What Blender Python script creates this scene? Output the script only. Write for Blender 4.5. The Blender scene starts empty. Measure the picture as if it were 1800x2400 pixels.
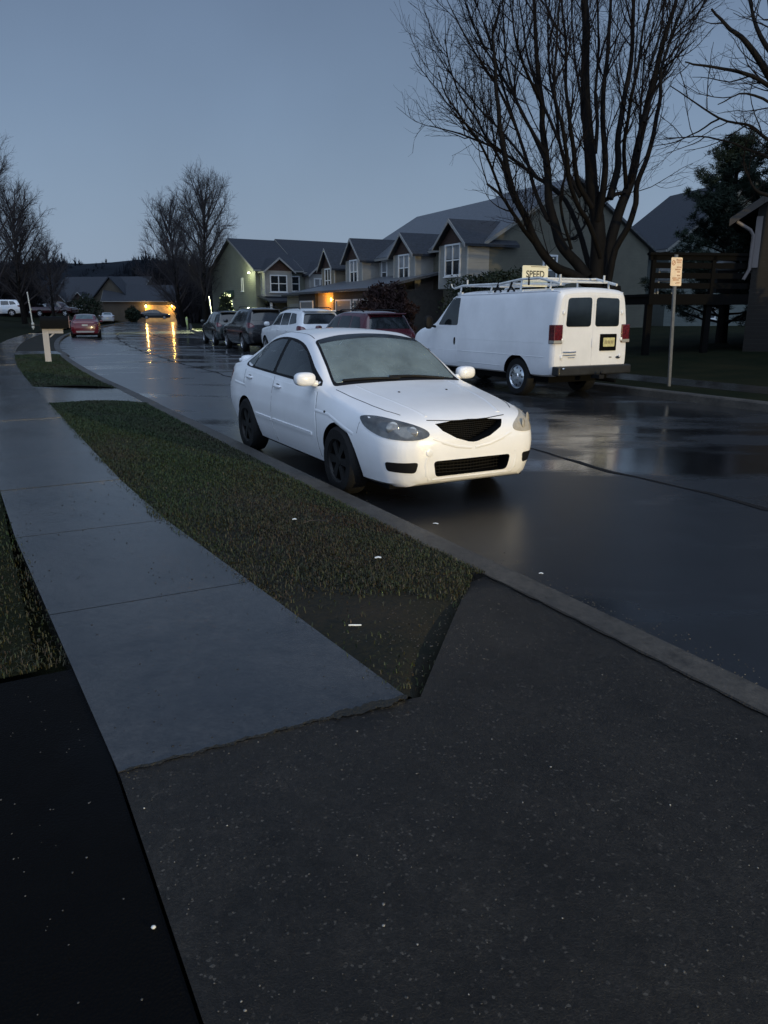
import bpy, bmesh, math, random
import numpy as np
from mathutils import Vector, Matrix
from mathutils.bvhtree import BVHTree
from mathutils.geometry import delaunay_2d_cdt
R = math.radians
SC = bpy.context.scene
COL = SC.collection
rnd = random.Random(7)

# ------------------------------------------------------------------ frame
F_PX, PITCH, CAM_H, ANG = 1796.0, R(14.7), 1.65, R(28)
def ray(u, v):
    c, s = math.cos(PITCH), math.sin(PITCH)
    x = (u-900)/F_PX; y = (1200-v)/F_PX
    return Vector((x, c+s*y, -s+c*y))
def at(u, v, Y):
    d = ray(u, v)
    return Vector((0, 0, CAM_H)) + d*(Y/d.y)
def off(s):
    if s < 18: return 0.0
    if s < 75: return .0022*(s-18)**2
    return .0022*57**2 + .25*(s-75)
def head(s):      # heading of the road, angle of its direction in the xy plane
    sl = 0 if s < 18 else (.0044*(s-18) if s < 75 else .2508)
    return math.pi/2 + ANG - math.atan(sl)
def P(s, n, z=0.0):
    n = n + off(s)
    return Vector((-s*math.sin(ANG)+n*math.cos(ANG), s*math.cos(ANG)+n*math.sin(ANG), z))

# ------------------------------------------------------------------ materials
MATS = {}
def nd(nt, t, **kw):
    n = nt.nodes.new(t)
    for k, v in kw.items():
        if k.startswith('_'): setattr(n, k[1:], v)
        else: n.inputs[k.replace('__', ' ')].default_value = v
    return n
def mat(name, base, rough=.5, metal=0.0, spec=.5, var=0.0, vs=4.0, bump=0.0, bs=60.0, coat=0.0, emit=0.0, ecol=None,
        lap=0.0, base2=None, rvar=0.0, vcol=False, stretch=None):
    if name in MATS: return MATS[name]
    m = bpy.data.materials.new(name); m.use_nodes = True
    nt = m.node_tree; L = nt.links
    b = nt.nodes['Principled BSDF']
    col = tuple(base)+(1,)
    b.inputs['Base Color'].default_value = col
    b.inputs['Roughness'].default_value = rough
    b.inputs['Metallic'].default_value = metal
    b.inputs['Specular IOR Level'].default_value = spec
    b.inputs['Coat Weight'].default_value = coat
    b.inputs['Coat Roughness'].default_value = .06
    tc = nt.nodes.new('ShaderNodeTexCoord')
    vec = tc.outputs['Object']
    if stretch:
        mp = nt.nodes.new('ShaderNodeMapping'); mp.inputs['Scale'].default_value = stretch
        L.new(vec, mp.inputs['Vector']); vec = mp.outputs['Vector']
    if vcol:
        at_ = nt.nodes.new('ShaderNodeAttribute'); at_.attribute_name = 'Col'
        L.new(at_.outputs['Color'], b.inputs['Base Color'])
    elif var or base2:
        nz = nd(nt, 'ShaderNodeTexNoise', Scale=vs, Detail=6.0, Roughness=.62); L.new(vec, nz.inputs['Vector'])
        rp = nt.nodes.new('ShaderNodeValToRGB'); L.new(nz.outputs['Fac'], rp.inputs['Fac'])
        c2 = base2 if base2 else tuple(min(1, c*(1+var)) for c in base)
        c1 = base if base2 else tuple(c*(1-var) for c in base)
        rp.color_ramp.elements[0].position = .36; rp.color_ramp.elements[0].color = tuple(c1)+(1,)
        rp.color_ramp.elements[1].position = .66; rp.color_ramp.elements[1].color = tuple(c2)+(1,)
        L.new(rp.outputs['Color'], b.inputs['Base Color'])
        if rvar:
            mr = nt.nodes.new('ShaderNodeMapRange')
            mr.inputs['To Min'].default_value = max(.02, rough-rvar); mr.inputs['To Max'].default_value = min(1, rough+rvar)
            L.new(nz.outputs['Fac'], mr.inputs['Value']); L.new(mr.outputs['Result'], b.inputs['Roughness'])
    last = None
    if lap:
        sx = nt.nodes.new('ShaderNodeSeparateXYZ'); L.new(tc.outputs['Object'], sx.inputs[0])
        mu = nd(nt, 'ShaderNodeMath', _operation='MULTIPLY'); mu.inputs[1].default_value = 1/lap; L.new(sx.outputs['Z'], mu.inputs[0])
        fr = nd(nt, 'ShaderNodeMath', _operation='FRACT'); L.new(mu.outputs[0], fr.inputs[0])
        bp = nd(nt, 'ShaderNodeBump', Strength=.9, Distance=.03); L.new(fr.outputs[0], bp.inputs['Height']); last = bp
    if bump:
        n2 = nd(nt, 'ShaderNodeTexNoise', Scale=bs, Detail=4.0); L.new(vec, n2.inputs['Vector'])
        bp = nd(nt, 'ShaderNodeBump', Strength=bump, Distance=.02); L.new(n2.outputs['Fac'], bp.inputs['Height'])
        if last: L.new(last.outputs['Normal'], bp.inputs['Normal'])
        last = bp
    if last: L.new(last.outputs['Normal'], b.inputs['Normal'])
    if emit:
        b.inputs['Emission Color'].default_value = tuple(ecol or base)+(1,)
        b.inputs['Emission Strength'].default_value = emit
    MATS[name] = m
    return m

# ------------------------------------------------------------------ mesh builder
class MB:
    def __init__(s): s.v = []; s.f = []; s.m = []
    def add(s, vs, fs, mi=0):
        o = len(s.v); s.v += [tuple(v) for v in vs]; s.f += [tuple(i+o for i in f) for f in fs]; s.m += [mi]*len(fs); return s
    def box(s, x0, y0, z0, x1, y1, z1, mi=0, M=None):
        vs = [Vector((x, y, z)) for z in (z0, z1) for y in (y0, y1) for x in (x0, x1)]
        if M: vs = [M @ v for v in vs]
        return s.add(vs, [(0,2,3,1),(4,5,7,6),(0,1,5,4),(1,3,7,5),(3,2,6,7),(2,0,4,6)], mi)
    def prism(s, poly, vec, mi=0):   # poly: 3d points, extruded by vec
        n = len(poly); a = [Vector(p) for p in poly]; b = [p+Vector(vec) for p in a]
        return s.add(a+b, [tuple(range(n))[::-1], tuple(range(n, 2*n))]+[(i, (i+1)%n, (i+1)%n+n, i+n) for i in range(n)], mi)
    def tube(s, pts, r, k=8, mi=0, cap=True):
        pts = [Vector(p) for p in pts]; n = len(pts)
        rs = r if isinstance(r, (list, tuple)) else [r]*n
        up = Vector((0, 0, 1)); vs = []; a = None
        for i, p in enumerate(pts):
            t = (pts[min(i+1, n-1)]-pts[max(i-1, 0)]).normalized()
            if a is None:
                a = t.orthogonal().normalized()
            else:
                a = (a - t*a.dot(t)).normalized()
            b = t.cross(a)
            vs += [p + (a*math.cos(2*math.pi*j/k)+b*math.sin(2*math.pi*j/k))*rs[i] for j in range(k)]
        fs = [(i*k+j, i*k+(j+1)%k, (i+1)*k+(j+1)%k, (i+1)*k+j) for i in range(n-1) for j in range(k)]
        if cap: fs += [tuple(range(k))[::-1], tuple(range((n-1)*k, n*k))]
        return s.add(vs, fs, mi)
    def lathe(s, prof, axis='Z', k=24, c=(0,0,0), mi=0):   # prof: (radius, height)
        vs = []
        for r, h in prof:
            for j in range(k):
                a = 2*math.pi*j/k; x, y = r*math.cos(a), r*math.sin(a)
                p = (x, y, h) if axis == 'Z' else ((x, h, y) if axis == 'Y' else (h, x, y))
                vs.append(Vector(p)+Vector(c))
        n = len(prof)
        fs = [(i*k+j, i*k+(j+1)%k, (i+1)*k+(j+1)%k, (i+1)*k+j) for i in range(n-1) for j in range(k)]
        return s.add(vs, fs, mi)
    def ell(s, c, rx, ry, rz, e=1.0, k=16, mi=0, M=None):      # superellipsoid
        def pw(a): return math.copysign(abs(a)**e, a)
        vs = []; q = k//2
        for i in range(q+1):
            ph = -math.pi/2+math.pi*i/q
            for j in range(k):
                th = 2*math.pi*j/k
                v = Vector((rx*pw(math.cos(ph))*pw(math.cos(th)), ry*pw(math.cos(ph))*pw(math.sin(th)), rz*pw(math.sin(ph))))
                if M: v = M @ v
                vs.append(v+Vector(c))
        return s.add(vs, [(i*k+j, i*k+(j+1)%k, (i+1)*k+(j+1)%k, (i+1)*k+j) for i in range(q) for j in range(k)], mi)
    def build(s, name, mats, parent=None, smooth=None, merge=False):
        me = bpy.data.meshes.new(name); me.from_pydata(s.v, [], s.f)
        mats = mats if isinstance(mats, (list, tuple)) else [mats]
        for m in mats: me.materials.append(m)
        if any(s.m): me.polygons.foreach_set('material_index', s.m)
        bm = bmesh.new(); bm.from_mesh(me)
        if merge: bmesh.ops.remove_doubles(bm, verts=bm.verts, dist=1e-5)
        bmesh.ops.recalc_face_normals(bm, faces=bm.faces)
        bm.to_mesh(me); bm.free()
        if smooth is not None:
            me.polygons.foreach_set('use_smooth', [True]*len(me.polygons)); me.set_sharp_from_angle(angle=R(smooth))
        o = bpy.data.objects.new(name, me); COL.objects.link(o)
        if parent: o.parent = parent
        return o
def npmesh(name, V, Fc, k, mats, parent=None, smooth=False, colors=None):
    """V (n,3) float, Fc (m,k) int"""
    me = bpy.data.meshes.new(name)
    V = np.asarray(V, dtype=np.float32); Fc = np.asarray(Fc, dtype=np.int32)
    me.vertices.add(len(V)); me.vertices.foreach_set('co', V.ravel())
    me.loops.add(Fc.size); me.loops.foreach_set('vertex_index', Fc.ravel())
    me.polygons.add(len(Fc)); me.polygons.foreach_set('loop_start', np.arange(0, Fc.size, k, dtype=np.int32))
    me.update(calc_edges=True); me.validate()
    if smooth: me.polygons.foreach_set('use_smooth', [True]*len(me.polygons))
    if colors is not None:
        ca = me.color_attributes.new('Col', 'FLOAT_COLOR', 'POINT')
        ca.data.foreach_set('color', np.asarray(colors, dtype=np.float32).ravel())
    for m in (mats if isinstance(mats, (list, tuple)) else [mats]): me.materials.append(m)
    o = bpy.data.objects.new(name, me); COL.objects.link(o)
    if parent: o.parent = parent
    return o
def empty(name, loc=(0,0,0), rz=0.0):
    o = bpy.data.objects.new(name, None); COL.objects.link(o); o.location = loc; o.rotation_euler = (0, 0, rz); o.empty_display_size = .3
    return o
def tag(o, label=None, cat=None, group=None, kind=None):
    if label: o['label'] = label
    if cat: o['category'] = cat
    if group: o['group'] = group
    if kind: o['kind'] = kind
    return o
def thing(name, label, cat, loc=(0,0,0), rz=0.0, group=None):
    return tag(empty(name, loc, rz), label, cat, group)
def text_mesh(txt, size, name, m, parent, M, depth=.002):
    cu = bpy.data.curves.new(name, 'FONT'); cu.body = txt; cu.size = size; cu.extrude = depth; cu.offset = size*.018; cu.align_x = 'CENTER'; cu.align_y = 'CENTER'
    o = bpy.data.objects.new(name, cu); COL.objects.link(o)
    dg = bpy.context.evaluated_depsgraph_get(); me = bpy.data.meshes.new_from_object(o.evaluated_get(dg))
    bpy.data.objects.remove(o); bpy.data.curves.remove(cu)
    me.transform(M); me.materials.clear(); me.materials.append(m)
    q = bpy.data.objects.new(name, me); COL.objects.link(q)
    if parent: q.parent = parent
    return q
def lamp(name, loc, power, color, r=.08, parent=None, spot=None, aim=None):
    l = bpy.data.lights.new(name, 'SPOT' if spot else 'POINT'); l.energy = power; l.color = color; l.shadow_soft_size = r
    if spot: l.spot_size = spot; l.spot_blend = .6
    o = bpy.data.objects.new(name, l); COL.objects.link(o); o.location = loc
    if aim is not None: o.rotation_euler = (Vector(aim)-Vector(loc)).to_track_quat('-Z', 'Y').to_euler()
    if parent: o.parent = parent
    return o

# ------------------------------------------------------------------ camera, sky, light
cam = bpy.data.cameras.new('camera'); co = bpy.data.objects.new('camera', cam); COL.objects.link(co)
co.location = (0, 0, CAM_H); co.rotation_euler = (math.pi/2-PITCH, 0, 0)
cam.sensor_fit = 'VERTICAL'; cam.sensor_height = 36; cam.lens = 36*F_PX/2400; cam.clip_start = .05; cam.clip_end = 3000
SC.camera = co
SC.view_settings.view_transform = 'Standard'; SC.view_settings.look = 'None'; SC.view_settings.exposure = 0; SC.view_settings.gamma = 1
w = bpy.data.worlds.new('World'); SC.world = w; w.use_nodes = True
nt = w.node_tree; L = nt.links; nt.nodes.clear()
out = nt.nodes.new('ShaderNodeOutputWorld'); bg = nt.nodes.new('ShaderNodeBackground')
tc = nt.nodes.new('ShaderNodeTexCoord'); sx = nt.nodes.new('ShaderNodeSeparateXYZ'); L.new(tc.outputs['Generated'], sx.inputs[0])
rp = nt.nodes.new('ShaderNodeValToRGB'); L.new(sx.outputs['Z'], rp.inputs['Fac'])
els = rp.color_ramp.elements
els[0].position = 0; els[0].color = (.252, .348, .468, 1)
els[1].position = 1; els[1].color = (.150, .205, .335, 1)
for p_, c_ in ((.10, (.218, .310, .442)), (.22, (.168, .246, .374)), (.38, (.108, .160, .262))):
    e_ = els.new(p_); e_.color = c_+(1,)
nz = nd(nt, 'ShaderNodeTexNoise', Scale=2.2, Detail=5.0); L.new(tc.outputs['Generated'], nz.inputs['Vector'])
mr = nt.nodes.new('ShaderNodeMapRange'); mr.inputs['From Min'].default_value = .3; mr.inputs['From Max'].default_value = .7
mr.inputs['To Min'].default_value = .91; mr.inputs['To Max'].default_value = 1.09; L.new(nz.outputs['Fac'], mr.inputs['Value'])
# the side of the sky behind the viewer, where the sun went down, is brighter
bk = nt.nodes.new('ShaderNodeMapRange'); bk.interpolation_type = 'SMOOTHSTEP'
bk.inputs['From Min'].default_value = .25; bk.inputs['From Max'].default_value = -.6
bk.inputs['To Min'].default_value = 1.0; bk.inputs['To Max'].default_value = 2.4; L.new(sx.outputs['Y'], bk.inputs['Value'])
mm = nd(nt, 'ShaderNodeMath', _operation='MULTIPLY'); L.new(mr.outputs[0], mm.inputs[0]); L.new(bk.outputs[0], mm.inputs[1])
vm = nd(nt, 'ShaderNodeVectorMath', _operation='SCALE'); L.new(rp.outputs['Color'], vm.inputs[0]); L.new(mm.outputs[0], vm.inputs['Scale'])
SUN_EL, SUN_AZ = R(60), R(190)
sky = nt.nodes.new('ShaderNodeTexSky'); sky.sky_type = 'NISHITA'; sky.sun_disc = False; sky.sun_elevation = R(1.0); sky.sun_rotation = SUN_AZ
s2 = nd(nt, 'ShaderNodeVectorMath', _operation='SCALE'); L.new(sky.outputs['Color'], s2.inputs[0]); s2.inputs['Scale'].default_value = .02
ad = nd(nt, 'ShaderNodeVectorMath', _operation='ADD'); L.new(vm.outputs[0], ad.inputs[0]); L.new(s2.outputs[0], ad.inputs[1])
L.new(ad.outputs[0], bg.inputs['Color']); bg.inputs['Strength'].default_value = 1.0; L.new(bg.outputs[0], out.inputs[0])
sl = bpy.data.lights.new('sun', 'SUN'); sl.energy = 1.0; sl.angle = R(60); sl.color = (.74, .87, 1.0)
so = bpy.data.objects.new('sun', sl); COL.objects.link(so)
sd = Vector((math.sin(SUN_AZ)*math.cos(SUN_EL), math.cos(SUN_AZ)*math.cos(SUN_EL), math.sin(SUN_EL)))
so.rotation_euler = sd.to_track_quat('Z', 'Y').to_euler()
# ------------------------------------------------------------------ ground, road, pavements
def wet_road(name, dark, pud_scale, lo, hi, r_dry, r_wet, along, lane=False):
    m = bpy.data.materials.new(name); m.use_nodes = True; nt = m.node_tree; L = nt.links; b = nt.nodes['Principled BSDF']
    tc = nt.nodes.new('ShaderNodeTexCoord')
    mp = nt.nodes.new('ShaderNodeMapping'); mp.inputs['Rotation'].default_value = (0, 0, -(math.pi/2+ANG)); mp.inputs['Scale'].default_value = (along, 1, 1)
    L.new(tc.outputs['Object'], mp.inputs['Vector'])
    nz = nd(nt, 'ShaderNodeTexNoise', Scale=pud_scale, Detail=5.0, Roughness=.55); L.new(mp.outputs[0], nz.inputs['Vector'])
    w_ = nt.nodes.new('ShaderNodeMapRange'); w_.interpolation_type = 'SMOOTHSTEP'
    w_.inputs['From Min'].default_value = lo; w_.inputs['From Max'].default_value = hi; src = nz.outputs['Fac']
    if lane:    # the far lane holds more water than the near one
        dt = nd(nt, 'ShaderNodeVectorMath', _operation='DOT_PRODUCT'); L.new(tc.outputs['Object'], dt.inputs[0]); dt.inputs[1].default_value = (math.cos(ANG), math.sin(ANG), 0)
        lm = nt.nodes.new('ShaderNodeMapRange'); lm.interpolation_type = 'SMOOTHSTEP'; lm.inputs['From Min'].default_value = 5.6; lm.inputs['From Max'].default_value = 7.2
        lm.inputs['To Min'].default_value = 0; lm.inputs['To Max'].default_value = .16; L.new(dt.outputs['Value'], lm.inputs['Value'])
        aa = nd(nt, 'ShaderNodeMath', _operation='ADD'); L.new(src, aa.inputs[0]); L.new(lm.outputs[0], aa.inputs[1]); src = aa.outputs[0]
    L.new(src, w_.inputs['Value'])
    rr = nt.nodes.new('ShaderNodeMapRange'); rr.inputs['To Min'].default_value = r_dry; rr.inputs['To Max'].default_value = r_wet; L.new(w_.outputs[0], rr.inputs['Value'])
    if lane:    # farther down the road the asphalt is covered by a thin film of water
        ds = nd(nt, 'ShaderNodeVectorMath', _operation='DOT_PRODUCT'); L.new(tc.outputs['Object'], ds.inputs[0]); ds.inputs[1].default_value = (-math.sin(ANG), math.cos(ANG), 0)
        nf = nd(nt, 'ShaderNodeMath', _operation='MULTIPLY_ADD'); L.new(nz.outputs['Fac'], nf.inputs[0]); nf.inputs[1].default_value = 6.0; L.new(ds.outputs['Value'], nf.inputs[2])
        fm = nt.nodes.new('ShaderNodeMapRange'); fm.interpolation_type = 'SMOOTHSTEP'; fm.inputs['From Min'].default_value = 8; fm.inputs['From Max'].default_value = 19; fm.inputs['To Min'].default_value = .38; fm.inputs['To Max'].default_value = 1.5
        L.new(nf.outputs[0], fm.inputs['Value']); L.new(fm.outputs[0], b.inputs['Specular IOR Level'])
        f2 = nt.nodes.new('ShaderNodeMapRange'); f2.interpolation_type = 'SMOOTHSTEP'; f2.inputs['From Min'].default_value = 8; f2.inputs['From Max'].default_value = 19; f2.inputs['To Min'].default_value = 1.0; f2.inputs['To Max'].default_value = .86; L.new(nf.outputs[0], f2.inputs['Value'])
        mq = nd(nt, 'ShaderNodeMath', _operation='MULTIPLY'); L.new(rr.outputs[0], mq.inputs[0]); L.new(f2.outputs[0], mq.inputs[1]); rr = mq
    L.new(rr.outputs[0], b.inputs['Roughness'])
    n2 = nd(nt, 'ShaderNodeTexNoise', Scale=2.3, Detail=7.0, Roughness=.7); L.new(tc.outputs['Object'], n2.inputs['Vector'])
    vo = nd(nt, 'ShaderNodeTexVoronoi', Scale=110.0); L.new(tc.outputs['Object'], vo.inputs['Vector'])
    mx = nt.nodes.new('ShaderNodeMix'); mx.data_type = 'RGBA'
    mx.inputs['A'].default_value = tuple(c*.35 for c in dark)+(1,); mx.inputs['B'].default_value = tuple(c*1.9 for c in dark)+(1,)
    L.new(n2.outputs['Fac'], mx.inputs['Factor']); L.new(mx.outputs['Result'], b.inputs['Base Color'])
    if lane:    # sky reflection on the far road, put into a paler base colour
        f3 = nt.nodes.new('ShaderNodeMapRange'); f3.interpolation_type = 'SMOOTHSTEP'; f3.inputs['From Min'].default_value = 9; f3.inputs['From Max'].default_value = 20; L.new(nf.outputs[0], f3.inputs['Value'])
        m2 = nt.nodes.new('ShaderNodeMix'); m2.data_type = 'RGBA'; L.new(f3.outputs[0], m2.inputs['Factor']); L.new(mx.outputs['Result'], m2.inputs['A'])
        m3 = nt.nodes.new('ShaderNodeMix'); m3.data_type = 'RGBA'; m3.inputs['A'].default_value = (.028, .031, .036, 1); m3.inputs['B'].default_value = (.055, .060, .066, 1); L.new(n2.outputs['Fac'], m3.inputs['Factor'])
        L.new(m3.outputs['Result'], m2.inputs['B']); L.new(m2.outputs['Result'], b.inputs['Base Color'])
    st = nt.nodes.new('ShaderNodeMapRange'); st.inputs['To Min'].default_value = .02 if lane else .3; st.inputs['To Max'].default_value = .03; L.new(w_.outputs[0], st.inputs['Value'])
    bp = nd(nt, 'ShaderNodeBump', Distance=.01); L.new(vo.outputs['Distance'], bp.inputs['Height']); L.new(st.outputs[0], bp.inputs['Strength'])
    n3 = nd(nt, 'ShaderNodeTexNoise', Scale=1.1, Detail=2.0); L.new(tc.outputs['Object'], n3.inputs['Vector'])
    b2 = nd(nt, 'ShaderNodeBump', Strength=.03, Distance=.08); L.new(n3.outputs['Fac'], b2.inputs['Height']); L.new(bp.outputs[0], b2.inputs['Normal'])
    L.new(b2.outputs[0], b.inputs['Normal']); b.inputs['Specular IOR Level'].default_value = .5 if lane else .05
    return m
def concrete(name, c1, c2, rough, pebble, pscale, bstr, rv=.12, spec=.5, glint=0.0):
    m = bpy.data.materials.new(name); m.use_nodes = True; nt = m.node_tree; L = nt.links; b = nt.nodes['Principled BSDF']
    tc = nt.nodes.new('ShaderNodeTexCoord'); O = tc.outputs['Object']
    nz = nd(nt, 'ShaderNodeTexNoise', Scale=1.6, Detail=8.0, Roughness=.65); L.new(O, nz.inputs['Vector'])
    rp = nt.nodes.new('ShaderNodeValToRGB'); rp.color_ramp.elements[0].position = .35; rp.color_ramp.elements[0].color = c1+(1,)
    rp.color_ramp.elements[1].position = .68; rp.color_ramp.elements[1].color = c2+(1,); L.new(nz.outputs['Fac'], rp.inputs['Fac'])
    vo = nd(nt, 'ShaderNodeTexVoronoi', Scale=pscale); L.new(O, vo.inputs['Vector'])
    nv = nd(nt, 'ShaderNodeTexNoise', Scale=pscale*.8, Detail=6.0, Roughness=.75); L.new(O, nv.inputs['Vector']); hs = nd(nt, 'ShaderNodeMapRange'); hs.inputs['From Min'].default_value = .3; hs.inputs['From Max'].default_value = .7; L.new(nv.outputs['Fac'], hs.inputs['Value']); hs.inputs['To Min'].default_value = 1-pebble; hs.inputs['To Max'].default_value = 1+pebble
    sc = nd(nt, 'ShaderNodeVectorMath', _operation='SCALE'); L.new(rp.outputs[0], sc.inputs[0]); L.new(hs.outputs[0], sc.inputs['Scale'])
    last = sc.outputs[0]
    # old stains of their own shape
    ns = nd(nt, 'ShaderNodeTexNoise', Scale=3.7, Detail=9.0, Roughness=.75); L.new(O, ns.inputs['Vector'])
    ms = nt.nodes.new('ShaderNodeMapRange'); ms.inputs['From Min'].default_value = .52; ms.inputs['From Max'].default_value = .66; ms.inputs['To Min'].default_value = 1.1; ms.inputs['To Max'].default_value = .42; L.new(ns.outputs['Fac'], ms.inputs['Value'])
    s3 = nd(nt, 'ShaderNodeVectorMath', _operation='SCALE'); L.new(last, s3.inputs[0]); L.new(ms.outputs[0], s3.inputs['Scale']); last = s3.outputs[0]
    nm = nd(nt, 'ShaderNodeTexNoise', Scale=24.0, Detail=8.0, Roughness=.7); L.new(O, nm.inputs['Vector'])
    mm_ = nt.nodes.new('ShaderNodeMapRange'); mm_.inputs['From Min'].default_value = .32; mm_.inputs['From Max'].default_value = .68; mm_.inputs['To Min'].default_value = .62; mm_.inputs['To Max'].default_value = 1.4; L.new(nm.outputs['Fac'], mm_.inputs['Value'])
    s4 = nd(nt, 'ShaderNodeVectorMath', _operation='SCALE'); L.new(last, s4.inputs[0]); L.new(mm_.outputs[0], s4.inputs['Scale']); last = s4.outputs[0]
    if glint:   # a few pale stones in the mix
        sx_ = nt.nodes.new('ShaderNodeSeparateColor'); L.new(vo.outputs['Color'], sx_.inputs[0])
        gt = nd(nt, 'ShaderNodeMath', _operation='GREATER_THAN'); gt.inputs[1].default_value = .965; L.new(sx_.outputs['Green'], gt.inputs[0])
        g2 = nd(nt, 'ShaderNodeMath', _operation='MULTIPLY'); L.new(gt.outputs[0], g2.inputs[0]); L.new(sx_.outputs['Blue'], g2.inputs[1])
        mg = nt.nodes.new('ShaderNodeMix'); mg.data_type = 'RGBA'; L.new(g2.outputs[0], mg.inputs['Factor']); L.new(last, mg.inputs['A']); mg.inputs['B'].default_value = (glint, glint*.93, glint*.82, 1); last = mg.outputs['Result']
    L.new(last, b.inputs['Base Color']); b.inputs['Specular IOR Level'].default_value = spec
    mr = nt.nodes.new('ShaderNodeMapRange'); mr.inputs['To Min'].default_value = rough-rv; mr.inputs['To Max'].default_value = rough+rv
    n4 = nd(nt, 'ShaderNodeTexNoise', Scale=.8, Detail=3.0); L.new(O, n4.inputs['Vector']); L.new(n4.outputs['Fac'], mr.inputs['Value']); L.new(mr.outputs[0], b.inputs['Roughness'])
    n6 = nd(nt, 'ShaderNodeTexNoise', Scale=pscale*1.3, Detail=5.0, Roughness=.7); L.new(O, n6.inputs['Vector'])
    bp = nd(nt, 'ShaderNodeBump', Strength=bstr, Distance=.006); L.new(n6.outputs['Fac'], bp.inputs['Height'])
    n5 = nd(nt, 'ShaderNodeTexNoise', Scale=9.0, Detail=6.0); L.new(O, n5.inputs['Vector'])
    b2 = nd(nt, 'ShaderNodeBump', Strength=bstr*.5, Distance=.02); L.new(n5.outputs['Fac'], b2.inputs['Height']); L.new(bp.outputs[0], b2.inputs['Normal'])
    L.new(b2.outputs[0], b.inputs['Normal'])
    return m
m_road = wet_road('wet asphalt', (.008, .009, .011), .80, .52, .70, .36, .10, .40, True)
m_drive = wet_road('black driveway asphalt', (.0024, .0024, .0026), 1.3, .5, .7, .6, .36, 1.0)
m_walk = concrete('wet pavement concrete', (.0125, .0123, .012), (.032, .031, .0295), .19, .5, 90.0, .26, .15, 1.0)
m_apron = concrete('worn apron concrete', (.0050, .0046, .0042), (.0150, .0138, .0122), .50, .9, 130.0, .9, .1, .32, .07)
m_kerb = concrete('kerb concrete', (.026, .024, .021), (.058, .052, .044), .55, .25, 80.0, .5)
m_soil = mat('lawn soil', (.008, .010, .006), .8, spec=.2, base2=(.022, .018, .012), vs=1.3, bump=.6, bs=25)
m_lawn = mat('winter lawn', (.005, .009, .004), .9, spec=.06, base2=(.014, .015, .007), vs=.8, bump=.8, bs=40)
m_dark = mat('joint dirt', (.008, .008, .008), .9)

def strip(name, ss, n0, n1, z0, z1, m, nn=1, curb=0.0, smooth=True):
    """sheet between n0(s) and n1(s)"""
    V = []; Fc = []
    fn = lambda q, s: q(s) if callable(q) else q
    for s in ss:
        for j in range(nn+1):
            t = j/nn; V.append(P(s, fn(n0, s)*(1-t)+fn(n1, s)*t, fn(z0, s)*(1-t)+fn(z1, s)*t))
    k = nn+1
    for i in range(len(ss)-1):
        for j in range(nn): Fc.append((i*k+j, i*k+j+1, (i+1)*k+j+1, (i+1)*k+j))
    o = npmesh(name, [tuple(v) for v in V], Fc, 4, m, smooth=smooth)
    return tag(o, kind='structure')
def frange(a, b, st):
    n = max(1, int(round((b-a)/st))); return [a+(b-a)*i/n for i in range(n+1)]
S_ALL = frange(-40, 18, 2)+frange(20, 150, 2.5)
KI, KO = 2.55, 2.78                         # kerb inner/outer edge
def drop(s):   # 0 raised kerb, 1 dropped kerb of a driveway
    def ss(a, b, x):
        t = min(1, max(0, (x-a)/(b-a))); return t*t*(3-2*t)
    d = 1-ss(3.0, 4.6, s)
    for a, b in ((13.3, 18.4), (30.6, 33.8)):
        d = max(d, ss(a, a+1.1, s)*(1-ss(b-1.1, b, s)))
    return d
kz = lambda s: .125-.095*drop(s)
ko = lambda s: KO+.19*drop(s)
ki = lambda s: KI+.2*drop(s)
base = MB(); base.add([(-900,-300,-.06),(900,-300,-.06),(900,1500,-.06),(-900,1500,-.06)], [(0,1,2,3)])
tag(base.build('ground', m_lawn), kind='structure')
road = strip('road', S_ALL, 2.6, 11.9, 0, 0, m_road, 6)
# tar seam wandering along the lane edge
sm = MB(); q0 = frange(-4, 95, .3)
def seam_n(s): return 5.95+.05*math.sin(s*.9)+.04*math.sin(s*2.7+1)+.02*math.sin(s*7.1)
vs = []
for s in q0:
    wd = .030+.012*math.sin(s*3.3)+.008*math.sin(s*11)
    vs += [P(s, seam_n(s)-wd, .004), P(s, seam_n(s)+wd, .004)]
sm.add(vs, [(2*i, 2*i+1, 2*i+3, 2*i+2) for i in range(len(q0)-1)])
m_tar = mat('tar joint', (.004, .004, .0045), .75, spec=.25, bump=.5, bs=90)
tag(sm.build('road_seam', m_tar), kind='structure')
sm = MB(); q0 = frange(24, 75, .5); vs = []      # second, branching seam further on
for s in q0:
    c_ = 8.3+.6*math.sin((s-24)*.09)+.06*math.sin(s*1.9); vs += [P(s, c_-.04, .004), P(s, c_+.04, .004)]
sm.add(vs, [(2*i, 2*i+1, 2*i+3, 2*i+2) for i in range(len(q0)-1)]); tag(sm.build('road_seam', m_tar), kind='structure')

def kerb(name, ss, a, b, zt, flip=False):
    mb = MB(); vs = []
    for s in ss:
        i_, o_, z_ = a(s), b(s), zt(s); e = .025 if not flip else -.025
        vs += [P(s, i_, -.05), P(s, i_, z_), P(s, o_-e, z_), P(s, o_, z_-.022), P(s, o_+e*.4, -.05)]
    for i in range(len(ss)-1):
        for j in range(4): mb.add([], []); mb.f.append((i*5+j, i*5+j+1, (i+1)*5+j+1, (i+1)*5+j)); mb.m.append(0)
    mb.v = [tuple(v) for v in vs]
    o = mb.build(name, m_kerb, smooth=40); return tag(o, kind='structure')
kerb('kerb', frange(-40, -2, 2)+frange(-1.9, 36, .15)+frange(37, 150, 1.5), ki, ko, kz)
kerb('kerb', frange(-40, 18, 2)+frange(20, 150, 1.5), lambda s: 12.0, lambda s: 11.78, lambda s: .15, True)

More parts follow.
